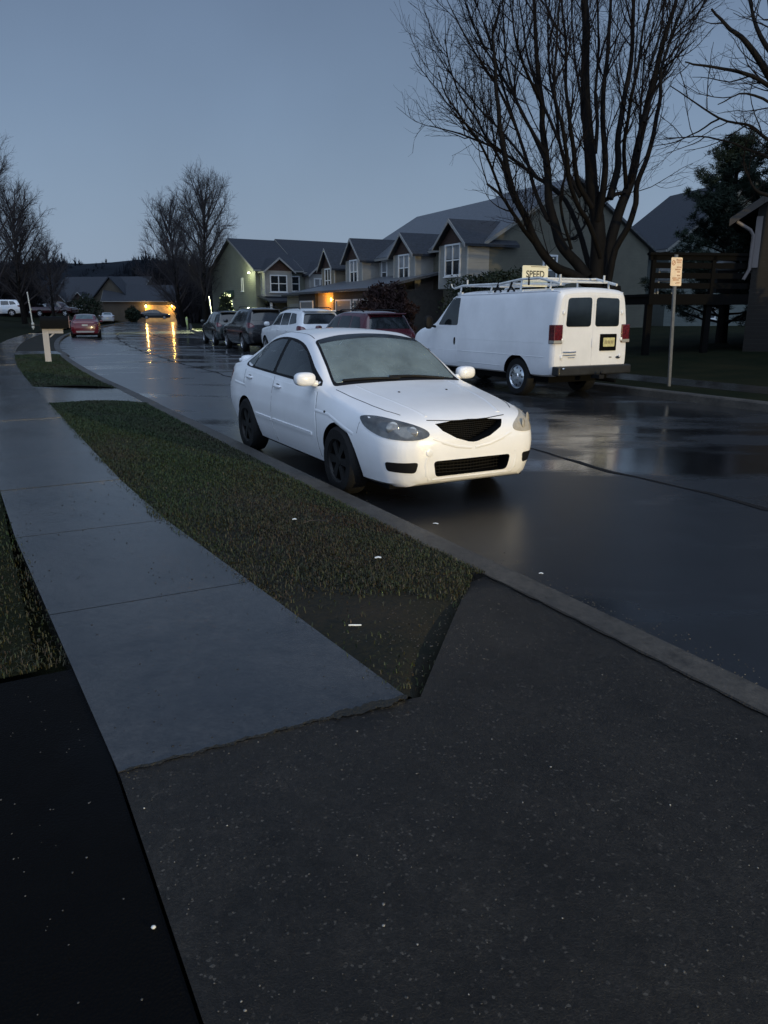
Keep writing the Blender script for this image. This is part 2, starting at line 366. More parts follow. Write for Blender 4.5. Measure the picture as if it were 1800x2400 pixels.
# pavement of separate slabs, left of the road
WL = lambda s: .28-.045*max(0, min(4, s-2.4)); WR = lambda s: 1.40-.075*max(0, min(4, s-2.4))
mb = MB(); j = 2.43
joints = [2.43]
while joints[-1] < 60: joints.append(joints[-1]+1.62+.02*rnd.uniform(-1, 1))
for a, b in zip(joints[:-1], joints[1:]):
    dz = rnd.uniform(-.004, .004); g = .007
    ps = [P(a+g, WL(a), .142+dz), P(a+g, WR(a), .142+dz), P(b-g, WR(b), .142+dz), P(b-g, WL(b), .142+dz)]
    mb.prism([p+Vector((0,0,-.12)) for p in ps], (0, 0, .12))
tag(mb.build('pavement', m_walk), kind='structure')
strip('pavement_base', frange(2.4, 60, 1.6), lambda s: WL(s)+.01, lambda s: WR(s)-.01, .118, .118, m_dark)
# worn apron of the near driveway: from the pavement line down to the dropped kerb
mb = MB(); NA = 14
ss = frange(-9, 2.43, .22); vs = []
def apr_z(n): return .140-.118*max(0, min(1, (n-1.2)/(KI+.2-1.2)))**1.3
for s in ss:
    for jn in range(NA+1):
        n = .28+(KI+.195-.28)*jn/NA; vs.append(P(s, n, apr_z(n)))
k = NA+1
mb.add(vs, [(i*k+q, i*k+q+1, (i+1)*k+q+1, (i+1)*k+q) for i in range(len(ss)-1) for q in range(NA)])
ta = []                                       # splayed wing of the apron beside the grass
edge = lambda t: (2.43+t*1.25, 1.46+t*1.09)   # (s, n) along the splay
for i in range(9):
    t = i/8; s_, n_ = edge(t); ta.append((s_, n_))
vs = []; 
for s_, n_ in ta:
    for q in range(7):
        n = n_+(ki(s_)-.005-n_)*q/6; z = apr_z(n)*(1-.0)+0.0
        z = z + (kz(s_)-.008-apr_z(ki(s_)))*(q/6)**2 if s_ > 3 else z
        vs.append(P(s_, n, z))
mb.add(vs, [(i*7+q, i*7+q+1, (i+1)*7+q+1, (i+1)*7+q) for i in range(8) for q in range(6)])
tag(mb.build('apron', m_apron, smooth=60), kind='structure')
# dirty broken joint between pavement and apron
mb = MB(); vs = []
for i in range(60):
    t = i/59; n = .3+1.1*t; wd = .006+.030*max(0, t-.62)*abs(math.sin(i*1.7))+.004*math.sin(i*2.3)+.018*(1 if .70 < t < .93 else 0)
    c_ = 2.428+.006*math.sin(i*.9)+.004*math.sin(i*3.1); vs += [P(c_-wd, n, .1455), P(c_+wd*.8, n, .1485)]
mb.add(vs, [(2*i, 2*i+1, 2*i+3, 2*i+2) for i in range(59)]); tag(mb.build('pavement_joint', mat('joint soil', (.006,.007,.006), .8, bump=.8, bs=80)), kind='structure')
# dark seam behind the dropped kerb
mb = MB(); vs = []; q0 = frange(-6, 4.2, .06)
for i, s in enumerate(q0):
    wd = .007+.005*math.sin(i*1.3)+.004*math.sin(i*3.7); n = ki(s)-.004; vs += [P(s, n-wd-.004, apr_z(n-.02)+.007+ .09*(1-drop(s))), P(s, n+.004, kz(s)+.003)]
mb.add(vs, [(2*i, 2*i+1, 2*i+3, 2*i+2) for i in range(len(q0)-1)]); tag(mb.build('kerb_seam', mat('seam dirt', (.008,.007,.006), .85, bump=.8, bs=60)), kind='structure')
# driveway of black asphalt, lawn and verges
strip('driveway', frange(-9, 3.35, .6), -14, .272, .128, .134, m_drive, 8)
lawn_z = lambda s, n: .125+.09*max(0, -n-2)*min(1, max(0, (s-22)/30))*(1 if n > -16 else 14/(-n-2))
def lawn(name, ss, ns, zf, m):
    V = [P(s, n, zf(s, n)) for s in ss for n in ns]; k = len(ns)
    Fc = [(i*k+j, i*k+j+1, (i+1)*k+j+1, (i+1)*k+j) for i in range(len(ss)-1) for j in range(k-1)]
    return tag(npmesh(name, [tuple(v) for v in V], Fc, 4, m, smooth=True), kind='structure')
lawn('lawn', frange(3.42, 60, 1.2)+frange(62, 150, 4), [-90, -60, -40, -25, -16, -12, -8, -5, -3, -2, -1, -.4, .10], lawn_z, m_lawn)
# strips of verge between pavement and kerb
def verge(name, a, b, wide=1.0):
    V = []; Fc = []; ss = frange(a, b, .2); NN = 10
    for s in ss:
        lo = max(WR(s)+.005, 0); hi = ki(s)-.004
        if s < 3.75: lo = max(lo, 0); hi = min(hi, 1.46+(s-2.43)/1.25*1.09-.01)
        for j in range(NN+1):
            t = j/NN; z = .128+(kz(s)-.128)*t**3 + .022*math.sin(math.pi*t)*min(1, (s-a)*.8)*(.6+.4*math.sin(s*2.1+t*4))
            V.append(P(s, lo+(hi-lo)*t, z))
    k = NN+1
    Fc = [(i*k+j, i*k+j+1, (i+1)*k+j+1, (i+1)*k+j) for i in range(len(ss)-1) for j in range(NN)]
    return tag(npmesh(name, [tuple(v) for v in V], Fc, 4, m_soil, smooth=True), kind='structure')
verge('verge', 2.46, 14.25); verge('verge', 17.5, 30.6); verge('verge', 33.6, 58)
strip('driveway_apron', frange(14.27, 17.48, .4), lambda s: WR(s)+.004, lambda s: ki(s)-.004, .139, lambda s: kz(s)-.003, m_walk, 5)
strip('driveway_apron', frange(30.62, 33.58, .4), lambda s: WR(s)+.004, lambda s: ki(s)-.004, .139, lambda s: kz(s)-.003, m_walk, 5)
strip('path', frange(13.5, 18.2, .5), -12, lambda s: WL(s)-.004, lambda s: .6, .134, m_walk, 4)
strip('path', frange(29.8, 34.2, .5), -12, lambda s: WL(s)-.004, lambda s: lawn_z(s, -12)+.03, .134, m_walk, 6)
# right side: verge, pavement, yard
rl_z = lambda s, n: .14+.035*max(0, n-14.5)*(1 if n < 30 else 15.5/(n-14.5))
strip('verge', S_ALL, 12.003, 13.0, .145, .15, m_lawn, 2)
strip('pavement', S_ALL, 13.004, 14.3, .153, .155, m_walk, 1)
lawn('yard', S_ALL, [14.304, 15, 16, 18, 21, 25, 30, 40, 60, 90], rl_z, m_lawn)
# far hills
xs = frange(-420, 420, 12); V = []; rows = [(250, 0), (275, .45), (310, .8), (360, 1.0), (460, .9), (600, .5)]
hz = lambda x: 20-.012*x+3*math.sin(x*.011+1.2)+2.2*math.sin(x*.037)+1.0*math.sin(x*.11)
for yy, fq in rows:
    for x in xs: V.append((x, yy+8*math.sin(x*.02), hz(x)*fq-.2))
k = len(xs); Fc = [(i*k+j, i*k+j+1, (i+1)*k+j+1, (i+1)*k+j) for i in range(len(rows)-1) for j in range(k-1)]
tag(npmesh('hills', V, Fc, 4, mat('wooded hillside', (.014, .018, .024), .95, spec=.05, var=.3, vs=.05), smooth=True), kind='structure')

# ------------------------------------------------------------------ grass blades, stones, litter
m_blade = mat('grass blades', (.05, .06, .02), .6, spec=.3, vcol=True)
def noise2(x, y):
    return (np.sin(x*1.7+1.3*np.sin(y*1.1))+np.sin(y*2.3+1.7*np.sin(x*.9+2))+.6*np.sin(x*5.1+y*3.7))/2.6
def blades(name, N, smin, smax, nlo, nhi, zf, seed, h=(.012, .034), straw=.3, pw=1.0, keep=None, wscale=1.0):
    g = np.random.default_rng(seed)
    s = smin+(smax-smin)*g.random(N)**pw; t = g.random(N)
    lo = np.array([nlo(q) for q in s]); hi = np.array([nhi(q) for q in s]); n = lo+(hi-lo)*t
    if keep is not None:
        k = keep(s, n, g); s, n, t = s[k], n[k], t[k]
    N = len(s)
    z = np.array([zf(a, b, c) for a, b, c in zip(s, n, t)])
    o = np.array([off(q) for q in s]); nn = n+o
    x = -s*math.sin(ANG)+nn*math.cos(ANG); y = s*math.cos(ANG)+nn*math.sin(ANG)
    a = g.random(N)*6.283; ln = g.uniform(h[0], h[1], N)*(1+.35*noise2(s*1.5, n*3)); lean = g.uniform(.55, 1.5, N)
    wd = g.uniform(.0016, .0034, N)*wscale*(1+np.clip((y-5)/8, 0, 3))
    b0 = np.stack([x-np.sin(a)*wd, y+np.cos(a)*wd, z-.006], 1); b1 = np.stack([x+np.sin(a)*wd, y-np.cos(a)*wd, z-.006], 1)
    dx, dy = np.cos(a), np.sin(a)
    m0 = np.stack([x+dx*ln*.35*np.sin(lean*.5)-np.sin(a)*wd*.8, y+dy*ln*.35*np.sin(lean*.5)+np.cos(a)*wd*.8, z+ln*.55*np.cos(lean*.5)], 1)
    m1 = np.stack([x+dx*ln*.35*np.sin(lean*.5)+np.sin(a)*wd*.8, y+dy*ln*.35*np.sin(lean*.5)-np.cos(a)*wd*.8, z+ln*.55*np.cos(lean*.5)], 1)
    tp = np.stack([x+dx*ln*np.sin(lean), y+dy*ln*np.sin(lean), z+ln*np.clip(np.cos(lean), .1, 1)], 1)
    V = np.stack([b0, b1, m1, m0, tp], 1).reshape(-1, 3); i = np.arange(N)*5
    T = np.concatenate([np.stack([i, i+1, i+2], 1), np.stack([i, i+2, i+3], 1), np.stack([i+3, i+2, i+4], 1)])
    gr = np.clip(.5+.55*noise2(s*.8+3, n*2.2)+.45*np.clip((s-6)/4, -1, 1)+g.normal(0, .22, N), 0, 1)
    cg = np.stack([.017+.013*g.random(N), .030+.018*g.random(N), .008+.005*g.random(N)], 1)
    cb = np.stack([.028+.020*g.random(N), .024+.016*g.random(N), .012+.009*g.random(N)], 1)
    c = cg*gr[:, None]+cb*(1-gr[:, None])
    dry = g.random(N) < straw*.025*np.clip((9-s)/4, .1, 1); c[dry] = np.stack([.065+.03*g.random(dry.sum()), .058+.025*g.random(dry.sum()), .036+.015*g.random(dry.sum())], 1)
    red = (noise2(s*2.1+9, n*3.1+4) > .45) & (s < 6.0) & (n > 2.2) & (g.random(N) < .5); c[red] = c[red]*np.array([1.05, .62, .5])
    C = np.concatenate([np.repeat(c, 5, 0), np.ones((N*5, 1))], 1)
    return tag(npmesh(name, V, T, 3, m_blade, colors=C), kind='stuff')
vz = lambda s, n, t: .128+(kz(s)-.128)*t**3+.02*math.sin(math.pi*t)
def hi_near(s): return (ki(s)+.02) if s > 3.7 else min(ki(s), 1.46+(s-2.43)/1.25*1.09)+.02
def keep_near(s, n, g):
    bare = np.exp(-(((s-3.0)/.55)**2+((n-1.85)/.5)**2)**1.5)
    edge = np.exp(-((n-1.45)/.22)**2)*np.clip((6.5-s)/2.5, 0, 1)
    worn = np.clip((3.9-s)/1.2, 0, 1)*np.clip((2.35-n)/.5, 0, 1)
    return g.random(len(s)) > np.clip(bare*1.25+.75*worn+.55*edge+.35*np.clip(noise2(s*2.4, n*4)+.1, 0, 1), 0, .99)
o = blades('grass', 125000, 2.5, 14.2, lambda s: WR(s)-.045-.03*math.sin(s*7.3)*math.sin(s*2.9), hi_near, vz, 1, straw=1.0, pw=1.5, keep=keep_near)
tag(o, 'patchy short winter grass on the strip beside the white sedan', 'grass')
o = blades('grass', 30000, 17.5, 30.6, lambda s: WR(s)-.02, lambda s: ki(s)+.0, vz, 2, straw=.4, pw=1.2); tag(o, 'dark green grass patch around the mailbox post', 'grass')
o = blades('grass', 16000, 3.42, 7.5, lambda s: -2.2, lambda s: WL(s)+.03, lambda s, n, t: .127, 3, straw=.15, pw=1.2); tag(o, 'grass at the left edge beside the black driveway', 'grass')
# loose pebbles on apron, road edge and bare soil
g = np.random.default_rng(5); V = []; T = []; C = []
ic = bmesh.new(); bmesh.ops.create_icosphere(ic, subdivisions=1, radius=1); iv = np.array([v.co[:] for v in ic.verts]); it = np.array([[v.index for v in f.verts] for f in ic.faces]); ic.free()
def pebble(x, y, z, r, c):
    o_ = len(V)*len(iv); q = iv*np.array([r*g.uniform(.7, 1.3), r*g.uniform(.7, 1.3), r*g.uniform(.4, .7)])*(1+.15*g.normal(size=(len(iv), 1)))
    a = g.random()*6.28; ca, sa = math.cos(a), math.sin(a); q = np.stack([q[:,0]*ca-q[:,1]*sa, q[:,0]*sa+q[:,1]*ca, q[:,2]], 1)
    T.append(it+o_); V.append(q+np.array([x, y, z])); C.append(np.tile(np.array([*c, 1.0]), (len(iv), 1)))
for i in range(2600):
    s = g.uniform(-1.8, 2.4); n = g.uniform(.3, 2.7); p = P(s, n)
    big = g.random() < .05; r = g.uniform(.0025, .0045) if big else g.uniform(.0012, .003); k_ = g.uniform(.02, .08)+(.28*g.random() if big else 0)
    pebble(p.x, p.y, apr_z(n)+r*.15, r, (k_, k_*.97, k_*.9))
for i in range(500):
    s = g.uniform(.5, 3.3); n = g.uniform(-2.5, .2); p = P(s, n); r = g.uniform(.0015, .0035); k_ = g.uniform(.02, .1); pebble(p.x, p.y, .134, r, (k_,)*3)
for i in range(450):
    s = g.normal(3.0, .35); n = g.normal(1.85, .3); 
    if s < 2.55 or n < 1.45: continue
    p = P(s, n); r = g.uniform(.002, .005); k_ = g.uniform(.012, .05); pebble(p.x, p.y, .133, r, (k_, k_*.9, k_*.8))
for i in range(900):
    s = g.uniform(-2, 9); n = ko(s)+abs(g.normal(0, .12)); p = P(s, n); r = g.uniform(.0015, .005); k_ = g.uniform(.02, .10); pebble(p.x, p.y, .001, r, (k_, k_*.95, k_*.85))
for i in range(330):   # dark crumbs of wet leaves on the pavement
    s = 2.5+6*g.random()**1.6; n = WL(s)+(WR(s)-WL(s))*g.random(); p = P(s, n); pebble(p.x, p.y, .143, g.uniform(.0015, .005), (.006, .005, .004))
tag(npmesh('gravel', np.concatenate(V), np.concatenate(T), 3, mat('loose grit', (.1,.1,.1), .6, vcol=True), colors=np.concatenate(C)), 'loose grit and pebbles scattered over the driveway apron', 'gravel', kind='stuff')
m_paper = mat('white paper', (.75, .77, .75), .6, var=.1, vs=60)
def scrap(u, v, z, ln, wd, rz, label, rolled=True):
    d = ray(u, v); p = Vector((0,0,CAM_H))+d*((z-CAM_H)/d.z)
    mb = MB(); 
    if rolled:
        mb.tube([(-ln/2, 0, .004), (-ln*.3, .001, .0045), (ln*.2, 0, .004), (ln/2, -.001, .0045)], [.0036, .004, .004, .0035], 8)
        mb.tube([(ln/2+.0003, -.001, .0045), (ln/2+.008, -.001, .0042)], [.0038, .0033], 8)
    else:
        pts = [(-ln/2, -wd/2, .002), (0, -wd*.6, .006), (ln/2, -wd*.4, .002), (ln/2, wd/2, .004), (0, wd*.5, .008), (-ln/2, wd*.4, .003)]
        mb.prism(pts, (0, 0, .0015))
    o = mb.build('litter', m_paper, smooth=40); o.location = p; o.rotation_euler = (0, 0, rz); tag(o, label, 'litter', 'scraps of litter')
scrap(830, 1467, .150, .055, .01, .05, 'thin white paper roll on bare soil beside the pavement edge')
scrap(886, 1308, .170, .040, .02, .1, 'crumpled white scrap lying in the middle of the grass strip', False)
scrap(1021, 1228, .003, .045, .014, -.4, 'white scrap on dark road in the shade before the sedan', False)
scrap(1268, 1345, .003, .028, .012, -.3, 'tiny white scrap on the road beyond the dropped kerb', False)
scrap(690, 1218, .165, .030, .02, .2, 'pale scrap in the grass beside a curved dead twig', False)
o = MB()
d = ray(360, 2176); p = Vector((0,0,CAM_H))+d*((.135-CAM_H)/d.z)
o.ell((0, 0, .004), .0065, .0058, .0045, 1.1, 12); o = o.build('pebble', mat('white stone', (.55, .56, .55), .6, var=.2, vs=300), smooth=60); o.location = p; tag(o, 'single white pebble on the black asphalt driveway', 'pebble')
d = ray(745, 1228); p = Vector((0,0,CAM_H))+d*((.17-CAM_H)/d.z)
o = MB().tube([(-.11, .02, .0), (-.06, .045, .012), (0, .05, .015), (.06, .03, .012), (.11, -.01, .0)], [.003, .004, .004, .003, .002], 6).build('twig', mat('wet twig', (.012, .009, .007), .6), smooth=60); o.location = p
tag(o, 'curved dead twig lying on the grass strip', 'twig')
# ------------------------------------------------------------------ vehicles
m_black = mat('black plastic', (.006, .006, .007), .6, spec=.2)
m_void = mat('dark cavity', (.003, .003, .003), .9, spec=.1)
m_tyre = mat('tyre rubber', (.005, .005, .0055), .75, spec=.3, bump=.3, bs=60)
m_steel = mat('black steel rim', (.0045, .0045, .005), .6, metal=.2)
m_alloy = mat('alloy rim', (.45, .46, .48), .3, metal=.9)
m_chrome = mat('chrome', (.6, .61, .63), .16, metal=1.0)
m_glass = mat('dark car glass', (.012, .016, .018), .07, spec=.6, var=.5, vs=2.5)
m_wetglass = mat('rain fogged windscreen', (.062, .086, .088), .22, spec=.5, base2=(.125, .165, .172), vs=3.2, bump=.35, bs=220, rvar=.12)
m_sideglass = mat('side window glass', (.016, .022, .022), .10, spec=.55, base2=(.050, .064, .064), vs=2.4, bump=.06, bs=120)
m_lamp_bezel = mat('headlamp bezel', (.045, .048, .05), .18, spec=.6, coat=.8, base2=(.11, .115, .115), vs=9)
m_lamp_lens = mat('headlamp reflector', (.20, .205, .20), .16, metal=.5, coat=1.0, base2=(.34, .34, .33), vs=18)
m_clouded = mat('clouded headlamp', (.30, .27, .22), .35, spec=.5, coat=.5, base2=(.42, .39, .33), vs=12)
m_white = mat('wet white car paint', (.80, .80, .81), .26, spec=.5, coat=.5, var=.035, vs=2.2, bump=.04, bs=160)
m_vanw = mat('white van paint', (.72, .72, .73), .30, spec=.5, coat=.25, var=.07, vs=1.3, bump=.03, bs=90)
m_red_lens = mat('red lamp lens', (.085, .004, .006), .14, spec=.6, coat=.6, var=.4, vs=22)
m_plate = mat('number plate', (.50, .46, .22), .5, var=.2, vs=30)
m_seam = mat('panel gap', (.01, .01, .011), .9, spec=.1)

def pchip(xk, yk, x):
    xk = np.array(xk); yk = np.array(yk, float); h = np.diff(xk); dl = np.diff(yk)/h; d = np.zeros(len(xk))
    for i in range(1, len(xk)-1):
        if dl[i-1]*dl[i] > 0:
            w1 = 2*h[i]+h[i-1]; w2 = h[i]+2*h[i-1]; d[i] = (w1+w2)/(w1/dl[i-1]+w2/dl[i])
    d[0] = dl[0]; d[-1] = dl[-1]
    i = np.clip(np.searchsorted(xk, x)-1, 0, len(h)-1); t = (x-xk[i])/h[i]
    return ((1+2*t)*(1-t)**2*yk[i]+t*(1-t)**2*h[i]*d[i]+t*t*(3-2*t)*yk[i+1]+t*t*(t-1)*h[i]*d[i+1])
def section(zb, yb, ym, zm, ys, zs, yt, zt, zc, bulge=.03, blur=2):
    pts = [(0, zb), (yb*.5, zb), (yb*.92, zb), (yb, zb+.035)]
    p0 = np.array((yb, zb+.035)); pm = np.array((ym, zm)); p2 = np.array((ys, zs)); c = 2*pm-.5*(p0+p2)
    for t in np.linspace(0, 1, 13)[1:]: pts.append(tuple((1-t)**2*p0+2*t*(1-t)*c+t*t*p2))
    p3 = np.array((yt, zt)); nrm = np.array((p3[1]-p2[1], -(p3[0]-p2[0]))); c = .5*(p2+p3)+nrm*bulge*1.6
    for t in np.linspace(0, 1, 11)[1:]: pts.append(tuple((1-t)**2*p2+2*t*(1-t)*c+t*t*p3))
    p4 = np.array((0, zc)); c = np.array((yt*.55, zc))
    for t in np.linspace(0, 1, 13)[1:]: pts.append(tuple((1-t)**2*p3+2*t*(1-t)*c+t*t*p4))
    a = np.array(pts)
    for _ in range(blur):
        b = a.copy(); b[4:-1] = .25*a[3:-2]+.5*a[4:-1]+.25*a[5:]; a = b
    return a
def loft(keys, n=110, bulge=.03, blur=2):
    K = np.array(sorted(keys)); xk = K[:, 0]
    t = np.linspace(0, 1, n); xs = xk[0]+(xk[-1]-xk[0])*(.5-.5*np.cos(np.pi*t))*.35+(xk[-1]-xk[0])*t*.65
    xs[0], xs[-1] = xk[0], xk[-1]
    xs = np.unique(np.concatenate([xs, xk, xk[-1]-np.array([.004,.012,.025,.045,.07,.1]), xk[0]+np.array([.004,.012,.03])]))
    cols = [pchip(xk, K[:, j], xs) for j in range(1, K.shape[1])]
    mb = MB(); rings = []
    for i, x in enumerate(xs):
        h = section(*[c[i] for c in cols], bulge=bulge, blur=blur)
        ring = [(x, p[0], p[1]) for p in h]+[(x, -p[0], p[1]) for p in h[-2:0:-1]]; rings.append(ring)
    k = len(rings[0])
    for r_ in rings: mb.v += r_
    for i in range(len(rings)-1):
        for j in range(k): mb.f.append((i*k+j, i*k+(j+1)%k, (i+1)*k+(j+1)%k, (i+1)*k+j)); mb.m.append(0)
    mb.f.append(tuple(range(k))); mb.m.append(0); mb.f.append(tuple((len(rings)-1)*k+j for j in range(k))[::-1]); mb.m.append(0)
    return mb
def cut(o, cutters):
    for c in cutters:
        md = o.modifiers.new('cut', 'BOOLEAN'); md.operation = 'DIFFERENCE'; md.object = c; md.solver = 'EXACT'
    dg = bpy.context.evaluated_depsgraph_get(); me = bpy.data.meshes.new_from_object(o.evaluated_get(dg))
    o.modifiers.clear(); old = o.data; o.data = me; bpy.data.meshes.remove(old)
    for c in cutters: bpy.data.objects.remove(c)
def smooth_poly(pts, n=4):
    out = []; N = len(pts); P_ = [Vector(p) for p in pts]
    for i in range(N):
        a, b, c, d = P_[i-1], P_[i], P_[(i+1)%N], P_[(i+2)%N]
        for k in range(n):
            t = k/n; out.append(.5*((2*b)+(-a+c)*t+(2*a-5*b+4*c-d)*t*t+(-a+3*b-3*c+d)*t**3))
    return out
def round_poly(pts, r=.03, n=4):
    out = []; N = len(pts); P_ = [Vector(p) for p in pts]
    for i in range(N):
        a, b, c = P_[i-1], P_[i], P_[(i+1)%N]
        da, dc = (a-b), (c-b); ra = min(r, da.length*.45); rc = min(r, dc.length*.45)
        p0 = b+da.normalized()*ra; p1 = b+dc.normalized()*rc
        for k in range(n+1):
            t = k/n; out.append(p0*(1-t)**2+b*2*t*(1-t)+p1*t*t)
    return out
def dense(pts, st):
    out = []; N = len(pts)
    for i in range(N):
        a, b = pts[i], pts[(i+1)%N]; k = max(1, int((b-a).length/st)); out += [a+(b-a)*j/k for j in range(k)]
    return out
def frame_of(d):
    d = Vector(d).normalized(); up = Vector((0,0,1)) if abs(d.z) < .9 else Vector((1,0,0))
    r_ = d.cross(up).normalized(); u_ = r_.cross(d).normalized(); return d, r_, u_
def cast(bvh, p, d):
    h = bvh.ray_cast(p-d*4, d)
    if h[0] is None: h = bvh.find_nearest(p)
    return h[0]
def patch(bvh, pts, d, offs, name, m, parent, st=.05, rim=.012, smooth=50, holes=()):
    """panel lying on the body: outline of 3d points, seen along d, laid on the surface and given a turned-in rim"""
    d, r_, u_ = frame_of(d); P3 = dense([Vector(p) for p in pts], st)
    P2 = [Vector((p.dot(r_), p.dot(u_))) for p in P3]; n = len(P2); w_ = sum(p.dot(d) for p in P3)/n
    xs = [p.x for p in P2]; ys = [p.y for p in P2]; inner = []
    def inside(q):
        c = False
        for i in range(n):
            a, b = P2[i], P2[i-1]
            if (a.y > q.y) != (b.y > q.y) and q.x < (b.x-a.x)*(q.y-a.y)/(b.y-a.y)+a.x: c = not c
        return c
    x = min(xs)+st*.5
    while x < max(xs):
        y = min(ys)+st*.5
        while y < max(ys):
            q = Vector((x, y))
            if inside(q) and min((q-p).length for p in P2) > st*.45: inner.append(q)
            y += st
        x += st
    res = delaunay_2d_cdt(P2+inner, [], [list(range(n))], 1, 1e-6)
    vs, fs = res[0], res[2]; mb = MB(); pos = []
    if holes:
        H = []
        for h in holes:
            q_ = [Vector((Vector(p).dot(r_), Vector(p).dot(u_))) for p in dense([Vector(p) for p in h], st)]; H.append(q_)
        e_ = [(i, (i+1) % n) for i in range(n)]; V2 = list(P2); k0 = n
        for q_ in H: e_ += [(k0+i, k0+(i+1) % len(q_)) for i in range(len(q_))]; V2 += q_; k0 += len(q_)
        res = delaunay_2d_cdt(V2, e_, [], 0, 1e-6); vs = res[0]
        def inp(q, L_):
            c = False
            for i in range(len(L_)):
                a, b = L_[i], L_[i-1]
                if (a.y > q.y) != (b.y > q.y) and q.x < (b.x-a.x)*(q.y-a.y)/(b.y-a.y)+a.x: c = not c
            return c
        fs = [f for f in res[2] if inside(sum((vs[i] for i in f), Vector((0, 0)))/len(f)) and not any(inp(sum((vs[i] for i in f), Vector((0, 0)))/len(f), h) for h in H)]
    for q in vs:
        p = cast(bvh, r_*q.x+u_*q.y+d*w_, d); pos.append(p)
    front = [p-d*offs for p in pos]; mb.add(front, fs)
    cnt = {}
    for f in fs:
        for i in range(len(f)):
            e = (f[i], f[(i+1)%len(f)]); k = tuple(sorted(e)); cnt[k] = cnt.get(k, 0)+1
    bd = [k for k, c in cnt.items() if c == 1]; ids = sorted({i for e in bd for i in e}); mp_ = {}
    for i in ids: mp_[i] = len(mb.v); mb.v.append(tuple(pos[i]+d*rim))
    for a, b in bd: mb.f.append((a, b, mp_[b], mp_[a])); mb.m.append(0)
    return mb.build(name, m, parent, smooth=smooth)
def surf_line(bvh, pts, d, r, offs, name, m, parent, st=.04, k=6):
    d, _, _ = frame_of(d); q = []
    P3 = [Vector(p) for p in pts]
    for a, b in zip(P3[:-1], P3[1:]):
        kk = max(1, int((b-a).length/st)); q += [a+(b-a)*j/kk for j in range(kk)]
    q.append(P3[-1])
    return MB().tube([cast(bvh, p, d)-d*offs for p in q], r, k).build(name, m, parent, smooth=60)
def wheel(parent, x, y, r, w, sgn, style='steel'):
    rr = r*.64
    t = MB().lathe([(rr, -w/2), (r*.9, -w/2), (r*.975, -w*.40), (r, -w*.28), (r, w*.28), (r*.975, w*.40), (r*.9, w/2), (rr, w/2), (rr*.97, w*.3), (rr*.97, -w*.3), (rr, -w/2)], 'Y', 36)
    o = t.build('wheel', m_tyre, parent, smooth=40); o.location = (x, y, r)
    rm = m_steel if style == 'steel' else (m_chrome if style == 'hub' else m_alloy)
    b = MB(); f = sgn*w*.46
    b.lathe([(rr, f*1.02), (rr*.95, f*.98), (rr*.90, f*.75)], 'Y', 32)
    if style == 'hub':
        b.lathe([(rr*.93, f*.80), (rr*.80, f*.98), (rr*.55, f*1.05), (rr*.30, f*1.12), (rr*.26, f*1.25), (0.001, f*1.28)], 'Y', 32)
        for i in range(8):
            a = i*math.pi/4; c, s_ = math.cos(a), math.sin(a)
            b.ell((c*rr*.68, f*1.0, s_*rr*.68), rr*.07, abs(f)*.06, rr*.13, 1, 10, 1, Matrix.Rotation(-a+math.pi/2, 3, 'Y'))
    else:
        ns = 5 if style == 'alloy' else 6
        b.lathe([(rr*.30, f*.80), (rr*.24, f*.92), (.001, f*.94)], 'Y', 20)
        for i in range(ns):
            a = 2*math.pi*i/ns; M_ = Matrix.Rotation(a, 4, 'Y')
            b.add([M_ @ Vector(q) for q in [(rr*.18, f*.88, -rr*.13), (rr*.93, f*.86, -rr*.20), (rr*.93, f*.86, rr*.20), (rr*.18, f*.88, rr*.13), (rr*.18, f*.6, -rr*.13), (rr*.93, f*.66, -rr*.20), (rr*.93, f*.66, rr*.20), (rr*.18, f*.6, rr*.13)]],
                  [(0,1,2,3), (4,7,6,5), (0,4,5,1), (1,5,6,2), (2,6,7,3), (3,7,4,0)])
        b.lathe([(rr*.9, f*.3), (.001, f*.3)], 'Y', 20, mi=1)
    q = b.build('rim', [rm, m_void], o, smooth=35)
    return o
def disc_cutter(x, z, r, y0, y1, k=40):
    mb = MB(); mb.prism([(x+r*math.cos(2*math.pi*i/k), y0, z+r*math.sin(2*math.pi*i/k)) for i in range(k)], (0, y1-y0, 0), 1)
    return mb.build('cutter', [m_void, m_void])
def poly_cutter(pts_yz, x0, x1):
    mb = MB(); mb.prism([(x0, y, z) for y, z in pts_yz], (x1-x0, 0, 0), 1); return mb.build('cutter', [m_void, m_void])
def make_body(root, keys, paint, arches, extra=(), bulge=.03, blur=2, n=110, ang=32):
    o = loft(keys, n, bulge, blur).build('body', [paint, m_void], root, smooth=ang)
    bm = bmesh.new(); bm.from_mesh(o.data); bvh = BVHTree.FromBMesh(bm); bm.free()
    cs = []
    for x, z, r, yin in arches:
        cs += [disc_cutter(x, z, r, yin, 1.4), disc_cutter(x, z, r, -1.4, -yin)]
    loc = o.parent; cs += list(extra)
    o.parent = None; cut(o, cs); o.parent = loc
    o.data.polygons.foreach_set('use_smooth', [True]*len(o.data.polygons)); o.data.set_sharp_from_angle(angle=R(ang))
    return o, bvh

